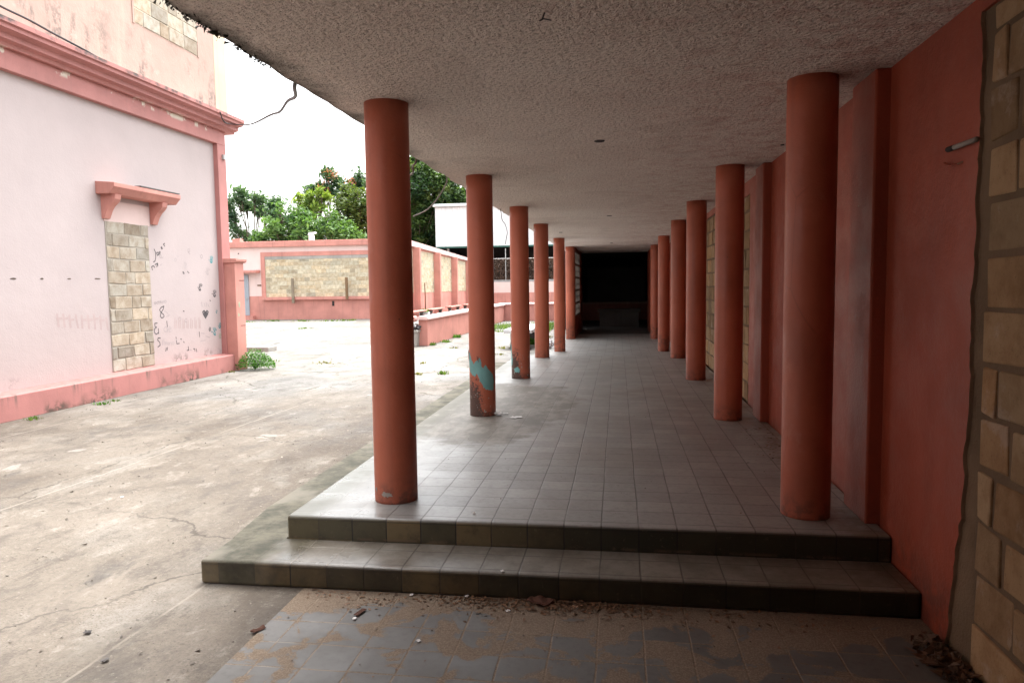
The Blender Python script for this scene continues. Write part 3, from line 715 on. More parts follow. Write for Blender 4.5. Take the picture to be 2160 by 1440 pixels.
# pier at the corner
b = MB(); b.box(-8.75,-8.30,14.76,15.14,0,2.37); pier = b.build('corner_pier', M['salmon'], nb, bevel=.01)
b = MB(); b.prism([(-8.75,2.37),(-8.28,2.37),(-8.24,2.41),(-8.24,2.46),(-8.75,2.47)],14.72,15.18,'y'); b.build('pier_cap', M['salmon'], pier, bevel=.005)
for (px,py,w,h) in ((505,642,.10,.16),(504,664,.09,.09)):
    p = onx(px,py,-8.298); b = MB(); b.prism([(p.y+w*.5*math.cos(a)*rnd.uniform(.7,1),p.z+h*.5*math.sin(a)*rnd.uniform(.7,1)) for a in [i*.5 for i in range(12)]],-8.305,-8.297,'x'); b.build('green_smear', M['greenchalk'], pier)
for (z,) in ((1.98,),(.98,)):
    b = MB(); b.box(-8.31,-8.296,14.92,15.13,z,z+.012); b.build('pier_crack', M['scar'], pier)
# upper window infill
for y0 in (14.30,12.265):
    b = MB(); b.box(-8.69,-8.655,y0,y0+.045,6.62,8.7); b.build('window_reveal', M['peach'], nb)
block_panel('x','m',M['blockfar'],nb,(-8.657,12.31,6.64),(0,1,0),(0,0,1),1.99,2.0,.50,.27,.03,.014,.004,(.9,1.08),'window_infill',M['blockmortarfar'])
for (px,w) in ((28,.16),(88,.08),(146,.09),(205,.17)):
    p = onx(px,588,WX); b = MB(); b.prism([(p.y+w*.5*math.cos(a)*rnd.uniform(.6,1),p.z+.016*math.sin(a)*rnd.uniform(.5,1)) for a in [i*.5 for i in range(12)]],WX-.003,WX+.003,'x'); b.build('wall_scar', M['scar'], nb)
# handwriting : strokes read off the wall
def zoomwall(X, Y): return onx(300+X/4.5, 480+Y/4.5, WX)
def stroke(b, pts, w):
    P = [zoomwall(*q) for q in pts]
    for p, q in zip(P, P[1:]):
        d = Vector((0,q.y-p.y,q.z-p.z))
        if d.length < 1e-5: continue
        d.normalize(); n = Vector((0,-d.z,d.y))*w*.5
        p_, q_ = p-d*w*.35, q+d*w*.35
        X = WX+.0016+rnd.random()*.0006
        b.face([(X,*(v.yz)) for v in (p_-n,q_-n,q_+n,p_+n)])
def circ(cx, cy, rx, ry=None, n=9, a0=0, a1=360): ry = ry or rx; return [(cx+rx*math.cos(R(a0+(a1-a0)*i/n)), cy+ry*math.sin(R(a0+(a1-a0)*i/n))) for i in range(n+1)]
gf = MB()
for s in ([(112,205),(124,232),(128,282),(121,318),(106,326)],[(136,238),(152,235),(158,255),(142,264),(136,240)],[(162,228),(166,252),(170,230)],[(176,188),(186,205)],[(182,182),(192,200)],[(200,158),(214,178)],[(212,150),(200,160)],
          [(96,402),(88,372),(104,362),(118,378)],[(120,352),(142,340),(138,374)],[(146,338),(148,362)],[(205,745),(178,758),(164,780),(178,806),(200,822),(208,842)],[(205,745),(198,775),(178,806),(170,838),(184,858),(205,848)],
          [(142,905),(118,908),(120,938),(136,945),(116,960),(114,992),(132,1012),(152,998)],[(152,958),(156,1006)],[(232,888),(238,940)],[(172,1048),(150,1046),(146,1068),(166,1088),(170,1116),(148,1132)],[(320,1038),(328,1102),(352,1098)],
          [(228,1142),(222,1172)],[(240,1136),(236,1162)],[(424,1166),(442,1160)],[(436,1128),(440,1166)],[(486,1150),(498,1150),(500,1170)],[(512,1150),(518,1178)],[(540,990),(545,1035)],[(384,422),(392,440)],[(388,418),(400,436)],[(428,416),(444,432)],[(388,792),(398,794)],[(364,1056),(372,1060)],[(392,1082),(398,1090)],[(640,690),(648,694)]): stroke(gf, s, .018)
heart = [(600,858),(580,822),(574,800),(586,788),(600,804),(614,788),(626,800),(620,824),(600,858)]
stroke(gf, heart, .03); stroke(gf,[(600,842),(590,812),(604,806),(612,812),(602,835),(598,815)],.05)
gf.build('handwriting', M['marker'], nb)
gf = MB()
for s in (circ(122,716,8,10),circ(144,714,8,9,7,60,300),[(157,696),(157,722)],[(149,704),(165,702)],[(167,722),(175,694),(184,718)],[(170,712),(182,710)],[(188,697),(195,718),(203,695)],circ(218,702,10),
          circ(222,965,17,24),[(238,935),(242,990)],[(250,968),(274,958),(262,938),(250,955),(256,988),(278,984)],[(188,1068),(192,1112)],[(204,1058),(208,1112)],[(216,1082),(224,1110),(232,1080)],circ(246,1100,10,12),[(262,1114),(262,1086),(276,1090),(278,1114)],circ(294,1096,10,12),
          circ(326,1062,4),circ(172,272,9,16),[(182,290),(196,282)],[(170,358),(188,345)],circ(316,306,9,14),[(334,270),(344,280)],circ(562,275,9,18),circ(442,216,9,16),[(432,232),(452,250)],[(562,706),(568,752)],[(588,716),(596,748)],[(606,712),(612,752)],[(622,726),(634,752)],[(560,1000),(590,1006)],[(552,1078),(600,1068)],[(604,1030),(640,1042)],[(452,1158),(466,1158),(462,1170)],[(342,1150),(354,1160)],[(212,790),(240,810),(250,840)],[(225,845),(262,830)],[(404,318),(400,332)],circ(355,868,12,18),circ(415,880,10,18)): stroke(gf, s, .014)
gf.build('faded_handwriting', M['faint'], nb)
gf = MB()
for x0 in range(310,545,38):
    stroke(gf,[(x0,860+rnd.uniform(-8,8)),(x0+rnd.uniform(-5,5),950)],.03); stroke(gf,[(x0+14,880),(x0+12,955)],.025)
def onw(px,py): return onx(px,py,WX)
for x0 in range(120,230,13):
    P = [onw(x0,660+rnd.uniform(-3,3)+ (x0-120)*.06), onw(x0+rnd.uniform(2,6),690+(x0-120)*.06)]
    w=.022; X = WX+.0014+rnd.random()*.0006
    gf.face([(X,P[0].y-w,P[0].z),(X,P[1].y-w,P[1].z),(X,P[1].y+w,P[1].z),(X,P[0].y+w,P[0].z)])
    if rnd.random()<.6: gf.face([(X+.0007,P[0].y-w,P[0].z-.1),(X+.0007,P[0].y-w,P[0].z-.07),(X+.0007,P[0].y+.1,P[0].z-.06),(X+.0007,P[0].y+.1,P[0].z-.1)])
gf.build('ghost_lettering', M['ghost'], nb)
for (X,Y,mat,k,tilt) in ((548,580,'marker',1,10),(686,640,'marker',1,-5),(620,430,'faint',1,5),(655,318,'teal',1,0),(690,1000,'teal',1.1,-20),(735,940,'teal',.8,10),(738,1036,'greenchalk',.7,0),(642,972,'marker',.6,0),(408,375,'faint',.9,0),(706,805,'teal',.5,0)):
    g = MB()
    # palm ring and five fingers, printed on the wall
    stroke(g, circ(X,Y,11*k,16*k,9,rnd.uniform(0,60),rnd.uniform(250,360)), .022*k); stroke(g,[(X-3*k,Y+9*k),(X+5*k,Y-4*k)],.02*k)
    for f,(dx,L) in enumerate(((-20,22),(-9,38),(-1,42),(7,40),(14,32))):
        yy = Y-22*k if f else Y-8*k
        stroke(g,[(X+dx*k+tilt*.1,yy),(X+dx*k*1.15+tilt*.4,yy-(L-16)*k)],.017*k)
    g.build('handprint', M[mat], nb)
b = MB(); b.box(-8.545,-8.50,14.86,14.95,4.62,4.72); b.build('wall_fixing', M['galv'], nb)

def catenary(pts, r, name, mat, label, n=6):
    P = []
    for i in range(len(pts)-1):
        p0,p1,p2,p3 = (Vector(pts[max(i-1,0)]),Vector(pts[i]),Vector(pts[i+1]),Vector(pts[min(i+2,len(pts)-1)]))
        for k in range(5):
            t = k/5; P.append(.5*((2*p1)+(p2-p0)*t+(2*p0-5*p1+4*p2-p3)*t*t+(3*p1-p0-3*p2+p3)*t*t*t))
    P.append(Vector(pts[-1])); b = MB(); b.tube(P, r, n)
    return tag(b.build(name, mat, None, True), label, 'cable')
catenary([(-8.5,6.5,5.95),onx(-40,-12,-8.47),onx(0,13,-8.46),onx(60,42,-8.46),onx(120,75,-8.46),onx(188,111,-8.44),(-8.5,11.6,5.57)],.016,'wall_cable',M['cable'],'thin dark cable sagging just above the salmon cornice')
catenary([(-1.9,4.3,3.22),ony(622,178,4.35),ony(623,204,5.0),ony(606,214,6.2),ony(590,236,7.4),ony(570,243,9),ony(530,262,12.2),onx(500,263,-8.16),onx(474,258,-8.19),onx(464,236,-8.19)],.013,'hanging_cable',M['cable'],'loose black cable strung from the canopy edge to the salmon cornice')
catenary([(-1.92,6.9,3.2),(-1.955,6.95,3.02),ony(870,352,7.1),ony(871,364,7.3),ony(862,372,7.8),ony(850,385,8.6)],.010,'hanging_cable',M['cablebrown'],'short brown cable hanging off the canopy edge just right of the nearest court-side column')
catenary([(-1.93,8.4,3.2),ony(943,372,8.6),ony(942,385,8.9),ony(930,408,9.6),ony(912,432,10.6),ony(895,446,11.6),ony(872,456,13)],.010,'hanging_cable',M['cablebrown'],'reddish brown cable curving down before the dark tree beside the second court-side column')
catenary([(-1.93,11.5,3.2),ony(1056,443,11.6),ony(1059,463,11.6),ony(1066,474,11.7),ony(1070,490,11.8),ony(1068,502,11.8),ony(1066,515,11.8)],.0055,'hanging_cable',M['cable'],'thin kinked wire dangling in front of the white shed')

# ------------------------------------------------------------------ far courtyard building
fb = empty('courtyard_building', (-17,43,0)); tag(fb, 'low salmon and pink courtyard building with walled-up windows across the yard', 'building')
b = MB(); b.box(-26,-12.06,39.5,47.5,1.37,4.2); b.box(-26,-12.06,39.55,47.5,4.2,4.3)
b.build('upper_wall', M['pinkfar'], fb)
b = MB(); b.box(-26,-12.0,39.494,39.75,0,1.37); b.build('dado', M['salmon'], fb)
b = MB(); b.box(-26,-11.85,39.32,39.62,4.2,4.50); b.box(-26,-11.85,39.36,39.62,4.50,4.53); b.build('parapet', M['salmon'], fb, bevel=.01)
b = MB(); b.prism([(39.62,4.18),(57.6,3.78),(57.6,4.02),(39.62,4.50)],-12.3,-11.84,'x'); b.build('wing_parapet', M['coping'], fb, bevel=.01)
b = MB(); b.prism([(39.7,0),(57.5,0),(57.5,3.8),(39.7,4.19)],-18,-12.02,'x'); b.build('wing_wall', M['salmon'], fb)
fz = [41.45,46.35,51.4,56.4]
for y0 in fz:
    b = MB(); b.box(-12.03,-11.58,y0,y0+.32,0,4.16-.0222*(y0-39.6)); b.build('buttress', M['salmon'], fb, bevel=.01)
for (a,c) in ((39.9,41.45),(41.8,46.35),(46.7,51.4),(51.75,56.4)):
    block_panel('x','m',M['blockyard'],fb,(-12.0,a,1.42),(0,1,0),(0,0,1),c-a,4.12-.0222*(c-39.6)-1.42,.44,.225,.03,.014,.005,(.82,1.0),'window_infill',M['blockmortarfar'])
FX = -20.3
b = MB(); b.box(-20.55,-12.9,39.44,39.5,3.66,3.90); b.box(-20.55,-20.3,39.44,39.5,1.16,3.66); b.build('window_frame', M['salmon'], fb)
b = MB(); b.box(-20.5,-12.9,39.30,39.5,1.14,1.30); b.build('window_sill', M['salmon'], fb, bevel=.01)
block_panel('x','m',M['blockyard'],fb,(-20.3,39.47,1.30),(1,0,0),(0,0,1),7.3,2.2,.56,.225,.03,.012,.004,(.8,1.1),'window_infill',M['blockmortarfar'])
b = MB(); b.box(-20.3,-13,39.455,39.48,3.48,3.66); b.build('cement_strip', M['cement'], fb)
b = MB(); b.box(-21.95,-21.36,39.43,39.49,.26,2.62); dr = b.build('door', M['greydoor'], fb, bevel=.006)
b = MB(); b.box(-21.56,-21.40,39.36,39.43,1.22,1.27); b.build('handle', M['galv'], dr)
b = MB(); b.box(-22.4,-20.62,38.95,39.5,2.72,2.86); dh = b.build('door_hood', M['salmon'], fb, bevel=.01)
b = MB(); b.box(-22.35,-20.66,38.98,39.5,2.861,2.9); b.build('hood_top', M['coping'], dh)
b = MB(); b.box(-22.6,-21.0,39.1,39.49,0,.24); b.build('door_step', M['salmon'], fb)
for (px,h0,h1,m) in ((618.5,.95,2.38,'woodgrey'),(732,1.15,2.38,'wood')):
    p = ony(px,610,39.3); b = MB(); b.box(p.x-.07,p.x+.07,39.2,39.30,h0,h1); b.build('wooden_post', M[m], fb, bevel=.008)
p = ony(703,641,39.49); b = MB(); b.box(p.x-.06,p.x+.06,39.47,39.497,.76,1.04); b.build('meter_slot', M['black'], fb)
p = ony(547,602,39.49); b = MB(); b.box(p.x-.11,p.x+.11,39.46,39.497,p.z-.03,p.z+.04); b.build('vent_slot', M['rust'], fb)
p = ony(503,535,39.49); b = MB(); b.lathe([(0.001,p.z-.04),(.035,p.z-.02),(.035,p.z+.02),(.001,p.z+.04)],p.x,39.49,10); b.build('pipe_hole', M['black'], fb)
p = ony(657,505,39.9); b = MB(); b.box(p.x-.13,p.x+.13,39.8,40.05,4.45,4.86); rv = b.build('roof_vent', M['whitemetal'], fb, bevel=.008)
b = MB(); b.prism([(p.x-.16,4.86),(p.x+.26,4.98),(p.x+.24,5.03),(p.x-.1,5.0)],39.76,40.1,'y'); b.build('vent_cowl', M['whitemetal'], rv)
p = ony(502,512,39.6); b = MB(); b.box(p.x-.25,p.x+.22,39.4,39.8,4.45,4.72); b.build('parapet_block', M['salmon'], fb, bevel=.01)

p = onx(897,640,-11.35); b = MB(); b.tube([(p.x,p.y,0),(p.x+.01,p.y,1.2),(p.x-.01,p.y+.02,2.02)],.035,8)
tag(b.build('rusty_pole', M['rust'], None, True), 'thin rusty pole standing behind the bench by the walled-up wing', 'pole')

# benches along the wing
def bench(x, y0, y1, seatm, legm, h=.45, w=.42, lw=.30):
    e = empty('concrete_bench', (x,(y0+y1)/2,0)); b = MB(); b.box(x-w/2,x+w/2,y0,y1,h-.075,h); b.build('seat', seatm, e, bevel=.012)
    for yy in (y0+.28*(y1-y0)**.5*.9, y1-.28*(y1-y0)**.5*.9):
        b = MB(); half = [(lw*.5,0),(lw*.46,.06),(lw*.30,.14),(lw*.25,.2),(lw*.34,.30),(lw*.5,h-.076)]
        prof = half+[(-u,v) for u,v in half[::-1]]
        # hourglass outline seen along the bench
        b.prism([(x+u,v) for u,v in prof],yy-.11,yy+.11,'y')
        b.build('leg', legm, e, bevel=.006)
    return e
BG = 'concrete benches along the walled-up wing'
tag(bench(-11.25,37.3,40.9,M['salmon'],M['darkconc'],.45), 'pink-topped concrete bench left of the planter, half behind the column', 'bench', BG)
tag(bench(-11.25,42.0,45.3,M['salmon'],M['darkconc'],.45), 'pink-topped concrete bench in front of the rusty pole', 'bench', BG)
tag(bench(-11.25,47.0,50.4,M['salmon'],M['darkconc'],.45), 'pink-topped concrete bench between the second and third buttresses', 'bench', BG)
tag(bench(-11.25,52.0,55.0,M['salmon'],M['darkconc'],.45), 'farthest pink-topped concrete bench, just above the low wall', 'bench', BG)

# ------------------------------------------------------------------ plants
def tuft(name, p, n, h, spread, mat, label, group=None, w=.008, lean=.5):
    b = MB()
    for k in range(n):
        a = rnd.uniform(0,6.283); r = spread*rnd.random()**.7; q = Vector((p[0]+r*math.cos(a),p[1]+r*math.sin(a)*.7,p[2]-.005))
        d = Vector((math.cos(a),math.sin(a),0)); hh = h*rnd.uniform(.4,1); l = lean*hh*rnd.uniform(.3,1.3); sd = Vector((-d.y,d.x,0))*w*rnd.uniform(.6,1.4)
        m_ = q+d*l*.4+Vector((0,0,hh*.6)); t = q+d*l+Vector((0,0,hh)); c = rnd.random()
        b.face([q-sd,q+sd,m_+sd*.9,m_-sd*.9],(c,c,c,1)); b.face([m_-sd*.9,m_+sd*.9,t],(c,c,c,1))
    return tag(b.build(name, mat), label, 'weed', group)
def leafy(b, p, n, r, s, flat=.8):
    for k in range(n):
        d = Vector((rnd.gauss(0,1),rnd.gauss(0,1),rnd.gauss(0,1)*flat)).normalized()*r*rnd.random()**.4
        q = Vector(p)+d; leaf(b, q, s*rnd.uniform(.6,1.3))
def leaf(b, q, s, c=None, up=.35):
    a = Vector((rnd.gauss(0,1),rnd.gauss(0,1),rnd.gauss(0,.6)-.2)).normalized(); n = Vector((rnd.gauss(0,1),rnd.gauss(0,1),abs(rnd.gauss(0,1))+up)).normalized()
    t = a.cross(n)
    if t.length < 1e-3: return
    t.normalize(); c = rnd.random() if c is None else min(1,max(0,c+rnd.gauss(0,.18)))
    b.face([q-a*s, q+t*s*.42-a*s*.1, q+a*s, q-t*s*.42-a*s*.1],(c,c,c,1))
# leafy weed beside the pier
e = empty('leafy_weed', (-8.02,14.95,0)); tag(e, 'bushy bright green weed at the foot of the salmon corner pier', 'plant')
b = MB()
for k in range(26):
    a = rnd.uniform(0,6.28); r = .38*rnd.random()**.5; tip = Vector((-8.0+r*math.cos(a),14.93+r*math.sin(a)*.8,.12+.38*(1-(r/.45)**2)*rnd.uniform(.7,1.15)))
    b.tube([(-8.02,14.95,0),Vector((-8.02,14.95,0)).lerp(tip,.5)+Vector((0,0,.05)),tip],.005,5,.002)
b.build('stem', M['leaf_mid'], e)
b = MB()
for k in range(1800):
    a = rnd.uniform(0,6.28); r = .44*rnd.random()**.5; z = .46*(1-(r/.5)**2)*rnd.random()**.5+.02
    leaf(b, Vector((-8.0+r*math.cos(a),14.93+r*math.sin(a)*.8,z)), rnd.uniform(.016,.034))
b.build('leaves', M['leaf_fresh'], e)
WG = 'weed tufts in the courtyard cracks'
weeds = [((935,789),22,.14,.16,'grass','green grass tuft nearest the camera in the yard crack between the first two court-side columns'),
 ((882,790),16,.10,.14,'drygrass','thin yellowish tuft just right of the nearest court-side column'),
 ((893,767),12,.09,.10,'drygrass','small pale tuft above the dark stain in the yard'),
 ((908,728),40,.16,.22,'grass','grass clump at the near end of the low salmon wall'),
 ((940,722),30,.15,.25,'grass','weeds along the foot of the low wall, left of its middle'),
 ((962,712),36,.20,.22,'leaf_fresh','leafy weed against the low wall by the second court-side column'),
 ((955,734),16,.08,.2,'drygrass','flat dry tuft on the yard below the low wall'),
 ((1060,735),20,.12,.25,'drygrass','yellow green tuft between the second and third court-side columns'),
 ((1055,748),14,.08,.2,'drygrass','sparse tuft just beside the walkway edge'),
 ((1120,726),60,.32,.16,'leaf_fresh','tall fresh green weed at the leg of the pale cement table'),
 ((640,693),30,.10,.5,'grass','lone flat weed in the middle of the bright yard'),
 ((690,766),20,.08,.4,'drygrass','yellowish weeds in the yard joint left of the nearest court-side column'),
 ((575,762),14,.08,.25,'grass','low tuft right of the bushy weed by the pier'),
 ((1150,712),26,.16,.3,'drygrass','pale weeds behind the fourth court-side column'),
 ((520,679),30,.14,.6,'grass','weeds at the foot of the grey door'),
 ((575,677),40,.14,.8,'grass','weeds at the wall foot between the grey door and grey wooden post'),
 ((640,677),34,.14,.9,'grass','weeds at the wall foot below the grey wooden post'),
 ((700,677),40,.14,.9,'grass','weeds at the wall foot below the small black slot'),
 ((738,676),30,.16,.7,'grass','weeds at the wall foot below the brown wooden post'),
 ((70,884),26,.07,.16,'grass','little green tuft under the salmon plinth nearest the camera'),
 ((215,853),26,.08,.18,'leaf_fresh','green tuft under the mouldy part of the salmon plinth'),
 ((240,846),18,.06,.14,'grass','small grass tuft just right of the mouldy plinth foot'),
 ((485,785),20,.07,.15,'drygrass','tiny weed under the plinth near the corner pier')]
for (px,n,h,sp,m,lab) in weeds:
    p = onz(px[0],px[1],0); tuft('weed_tuft', (p.x,p.y,0), int(n*1.6), h*.75, sp*.9, M[m], lab, WG, .006+.0009*p.y*.5)
b = MB()
for k in range(2600):
    x = rnd.uniform(-6.2,-2.6); y = rnd.uniform(27.3,33.5)
    if mnoise.noise(Vector((x*.8,y*.5,2)))<-.15: continue
    q = Vector((x,y,0)); h = rnd.uniform(.05,.22); a = rnd.uniform(0,6.28); d = Vector((math.cos(a),math.sin(a),0)); sd = Vector((-d.y,d.x,0))*.018; c = rnd.random()
    b.face([q-sd,q+sd,q+d*h*.5+Vector((0,0,h))],(c,c,c,1))
tag(b.build('grass', M['grass']), 'strip of bright grass behind the low cement table', 'grass', kind='stuff')

def tree(name, label, Y, blobs, leafm, leaf_s, n_per, trunk_px, group, flowers=None, gap=.0, droop=0, limbs=4, clump=.58, lo=.15, seed=0, tw=.18):
    e = empty(name, (0,Y,0)); k = Y/FPX*1.02
    cs = [(ony(px,py,Y+dy), rp*k) for (px,py,rp,dy) in blobs]
    base = ony(trunk_px,600,Y); base = Vector((base.x,Y,0)); e.location = base
    tag(e, label, 'tree', group)
    b = MB(); mid = sum((c for c,_ in cs), Vector())/len(cs); fork = Vector((base.x*.6+mid.x*.4, Y, mid.z*.45))
    b.tube([base, base.lerp(fork,.5)+Vector((.15,0,0)), fork], tw, 10, tw*.6)
    for c, r in cs:
        m_ = fork.lerp(c,.5)+Vector((rnd.uniform(-.3,.3),rnd.uniform(-.3,.3),rnd.uniform(.0,.4)))
        b.tube([fork, m_, c+Vector((0,0,r*.2))], tw*.3, 6, .02)
        for q in range(limbs):
            d = Vector((rnd.gauss(0,1),rnd.gauss(0,1),rnd.gauss(.3,.8))).normalized(); b.tube([m_.lerp(c,.5), c+d*r*.45, c+d*r*.95], .05, 5, .012)
    b.build('trunk', M['bark'], e)
    b = MB()
    for c, r in cs:
        ncl = max(5,int(14*(r/1.2)**2))
        for q in range(ncl):
            d = Vector((rnd.gauss(0,1),rnd.gauss(0,1),rnd.gauss(0,1))).normalized()*r*(.45+.6*rnd.random()**.7)
            cc = c+Vector((d.x,d.y,d.z*.85)); tone = min(1,max(0,rnd.gauss(.45,.22))); cr = clump*rnd.uniform(.6,1.25)*(r/1.2)**.3
            if rnd.random() < gap: continue
            for j in range(int(n_per*1.5*rnd.uniform(.7,1.2))):
                g = Vector((rnd.gauss(0,.42),rnd.gauss(0,.42),rnd.gauss(0,.34)))*cr*1.4
                if droop: g.z -= droop*(g.x*g.x+g.y*g.y)/cr
                leaf(b, cc+g, leaf_s*1.25*rnd.uniform(.65,1.35), tone, .5)
    b.build('crown', M[leafm], e)
    if flowers:
        b = MB()
        for (px,py) in flowers:
            p = ony(px,py,Y-1.0)
            for j in range(20): leaf(b, p+Vector((rnd.gauss(0,.25),rnd.gauss(0,.25),rnd.gauss(0,.18))), .11)
        b.build('blossoms', M['flower'], e)
    return e
TG = 'trees behind the courtyard building'
tree('broadleaf_tree','airy blue-green tree with see-through crown just past the corner pier',54,[(497,420,17,0),(520,432,15,1),(540,412,17,0),(552,430,13,1),(566,452,15,-1),(583,432,12,0),(492,455,14,0),(496,490,18,0),(516,500,13,1),(545,446,10,1),(505,405,12,0),(585,460,13,0),(478,440,18,0)],'leaf_blue',.14,46,530,TG,gap=.05,clump=.58)
tree('broadleaf_tree','bright mid-green tree between the airy tree and the white roof vent',52,[(598,452,22,0),(582,474,18,-1),(612,478,22,0),(628,455,18,1),(575,496,18,0),(600,500,22,0),(632,497,20,0),(556,502,16,0),(540,505,12,0)],'leaf_mid',.14,60,600,TG,clump=.58)
tree('flame_tree','tall tree dotted with orange blossoms above the others',62,[(700,378,20,0),(678,396,18,0),(722,384,18,1),(694,412,22,0),(742,392,20,0),(654,402,10,0),(660,424,16,0),(716,412,16,1),(755,378,14,0),(775,385,20,0),(690,365,10,0)],'leaf_blue',.16,50,700,TG,[(693,362),(703,366),(710,368),(681,382),(668,392),(735,378),(738,380),(680,398),(690,400),(742,384),(700,372)],gap=.06,clump=.58)
tree('broadleaf_tree','lime-green light-leaved tree between the flowering and the rounded trees',58,[(668,412,15,0),(650,428,15,0),(680,422,15,0),(660,448,18,0),(640,440,12,0),(632,420,10,0),(676,440,14,0)],'leaf_lime',.15,46,660,TG,gap=.1,clump=.4)
tree('round_tree','rounded olive-green tree partly behind the nearest court-side column',56,[(742,408,20,0),(728,432,24,0),(756,425,26,-1),(772,450,30,0),(742,462,28,0),(716,462,22,0),(758,492,28,0),(730,490,24,0),(790,420,26,0),(800,480,30,0)],'leaf_olive',.13,80,750,TG,clump=.58)
tree('broadleaf_tree','low fresh-green tree just behind the white roof vent',50.5,[(690,470,26,0),(672,488,24,0),(712,482,26,0),(654,498,22,0),(734,498,24,0),(700,500,26,0),(640,478,16,0),(636,505,16,0),(750,505,18,0)],'leaf_mid',.13,72,690,TG,clump=.58)
tree('broadleaf_tree','dark dense tree with upright leaf clusters behind the white shed',72,[(868,352,30,0),(900,376,30,-1),(935,392,30,0),(878,402,32,-2),(915,418,32,-1),(952,420,30,0),(866,440,32,0),(900,452,32,-1),(935,458,34,0),(876,484,32,0),(908,494,34,0),(955,470,30,0),(850,380,34,0),(880,510,30,0),(930,505,30,1),(985,430,34,0)],'leaf_dark',.17,90,905,TG,clump=.58,limbs=2,tw=.3)
tree('broadleaf_tree','yellow-green branches in front of the dark tree',70.5,[(870,372,15,0),(888,392,14,0),(915,394,14,0),(873,412,14,0),(900,414,14,0),(928,408,12,0),(885,440,14,0),(905,380,10,0),(945,440,12,0),(862,505,15,0),(885,502,12,0),(950,400,10,0),(862,345,14,0),(890,352,10,0)],'leaf_olive',.17,34,870,TG,gap=.25,clump=.34,limbs=1,tw=.1)  # yellow-green leaf clusters set over the dark crown

# ------------------------------------------------------------------ low wall, back wall, fence, shed
lw = empty('low_wall', (-5.8,28,0)); tag(lw, 'knee-high salmon wall with pale coping running across the yard', 'low wall')
b = MB(); b.box(-5.98,-5.70,21.1,36.2,0,.80); b.box(-5.70,2.6,36.0,36.28,0,.82); b.build('body', M['salmon'], lw, bevel=.012)
b = MB(); b.prism([(-6.06,.80),(-5.64,.80),(-5.64,.85),(-5.72,.90),(-5.96,.90),(-6.06,.85)],21.0,36.3,'y'); b.prism([(35.93,.821),(36.34,.821),(36.34,.87),(36.28,.92),(35.98,.92),(35.93,.87)],-5.638,2.6,'x'); b.build('coping', M['coping'], lw)
b = MB(); b.prism([(-6.12+.07*math.cos(a),.82+.09*math.sin(a)) for a in [i*math.pi/6 for i in range(12)]],20.98,21.3,'y'); b.build('rounded_end', M['salmon'], lw, bevel=.01)
bw = empty('boundary_wall', (-4,60,0)); tag(bw, 'two-tone boundary wall, white above and salmon below, at the back of the yard', 'wall')
b = MB(); b.box(-13,12,60,60.25,1.2,2.08); b.build('upper_band', M['pinkfar'], bw)
b = MB(); b.box(-13,12,59.994,60.25,0,1.2); b.build('lower_band', M['salmon'], bw)
fe = empty('vine_fence', (-4,60.3,2)); tag(fe, 'rail fence matted with dry brown vines on top of the boundary wall', 'fence')
for z in (2.12,2.22):
    b = MB(); b.tube([(-13,60.1,z),(12,60.1,z)],.04,8); b.build('rail', M['galv'], fe)
b = MB(); b.tube([(-13,60.1,4.05),(12,60.1,4.05)],.03,8); b.build('rail', M['galv'], fe)
for x in (-12.5,-10.4,-9.35,-6,-4.6,-1):
    b = MB(); b.tube([(x,60.1,2.08),(x,60.1,4.9)],.035,8); b.build('post', M['galv'], fe)
b = MB()
for k in range(15000):
    p = Vector((rnd.uniform(-12.9,3),60.3+rnd.gauss(0,.12),2.25+rnd.random()**1.1*1.85)); leaf(b, p, rnd.uniform(.05,.11), .5+.45*mnoise.noise(p*1.7))
for k in range(170):
    p = Vector((rnd.uniform(-12.9,2),60.15,2.2)); P = [p]
    for q in range(5): p = p+Vector((rnd.gauss(0,.22),rnd.gauss(0,.04),rnd.uniform(.15,.5))); P.append(p)
    b.tube(P,.014,4,.006)
b.build('dry_vines', M['dryvine'], fe)
sh = empty('white_shed', (-5,70,0)); tag(sh, 'white corrugated metal shed with green lower trim above a dark open bay', 'shed')
b = MB(); x = -16.6; prof = []
while x < 8:
    prof += [(x,65),(x+.14,65),(x+.17,64.96),(x+.22,64.96),(x+.25,65)]; x += .25
b.prism(prof+[(8.2,65.12),(-16.6,65.12)],5.42,9.05,'z'); b.build('corrugated_wall', M['whitemetal'], sh)
b = MB(); b.box(-16.75,8.3,64.75,65.2,9.06,9.22); b.build('gutter', M['whitemetal'], sh)
b = MB(); b.box(-16.6,8.2,64.9,65.1,9.00,9.055); b.build('gutter_shadow_strip', M['galv'], sh)
b = MB(); b.box(-16.62,8.2,64.93,65.14,5.28,5.42); b.build('lower_trim', M['greentrim'], sh)
b = MB(); b.box(-16.6,8.2,74,74.2,0,9.2); b.box(-16.6,-16.4,65.15,74,0,9.2); b.box(8,8.2,65.15,74,0,9.2); b.build('bay_wall', M['black'], sh)  # black walls put the bay's inner shade into the colour
b = MB(); b.box(-16.7,8.3,65.0,74.3,9.225,9.32); b.build('roof', M['whitemetal'], sh)
for x in (-15.5,-9.0,-2.5,4):
    b = MB(); b.box(x-.09,x+.09,65.2,65.4,0,5.4); b.build('post', M['galv'], sh)

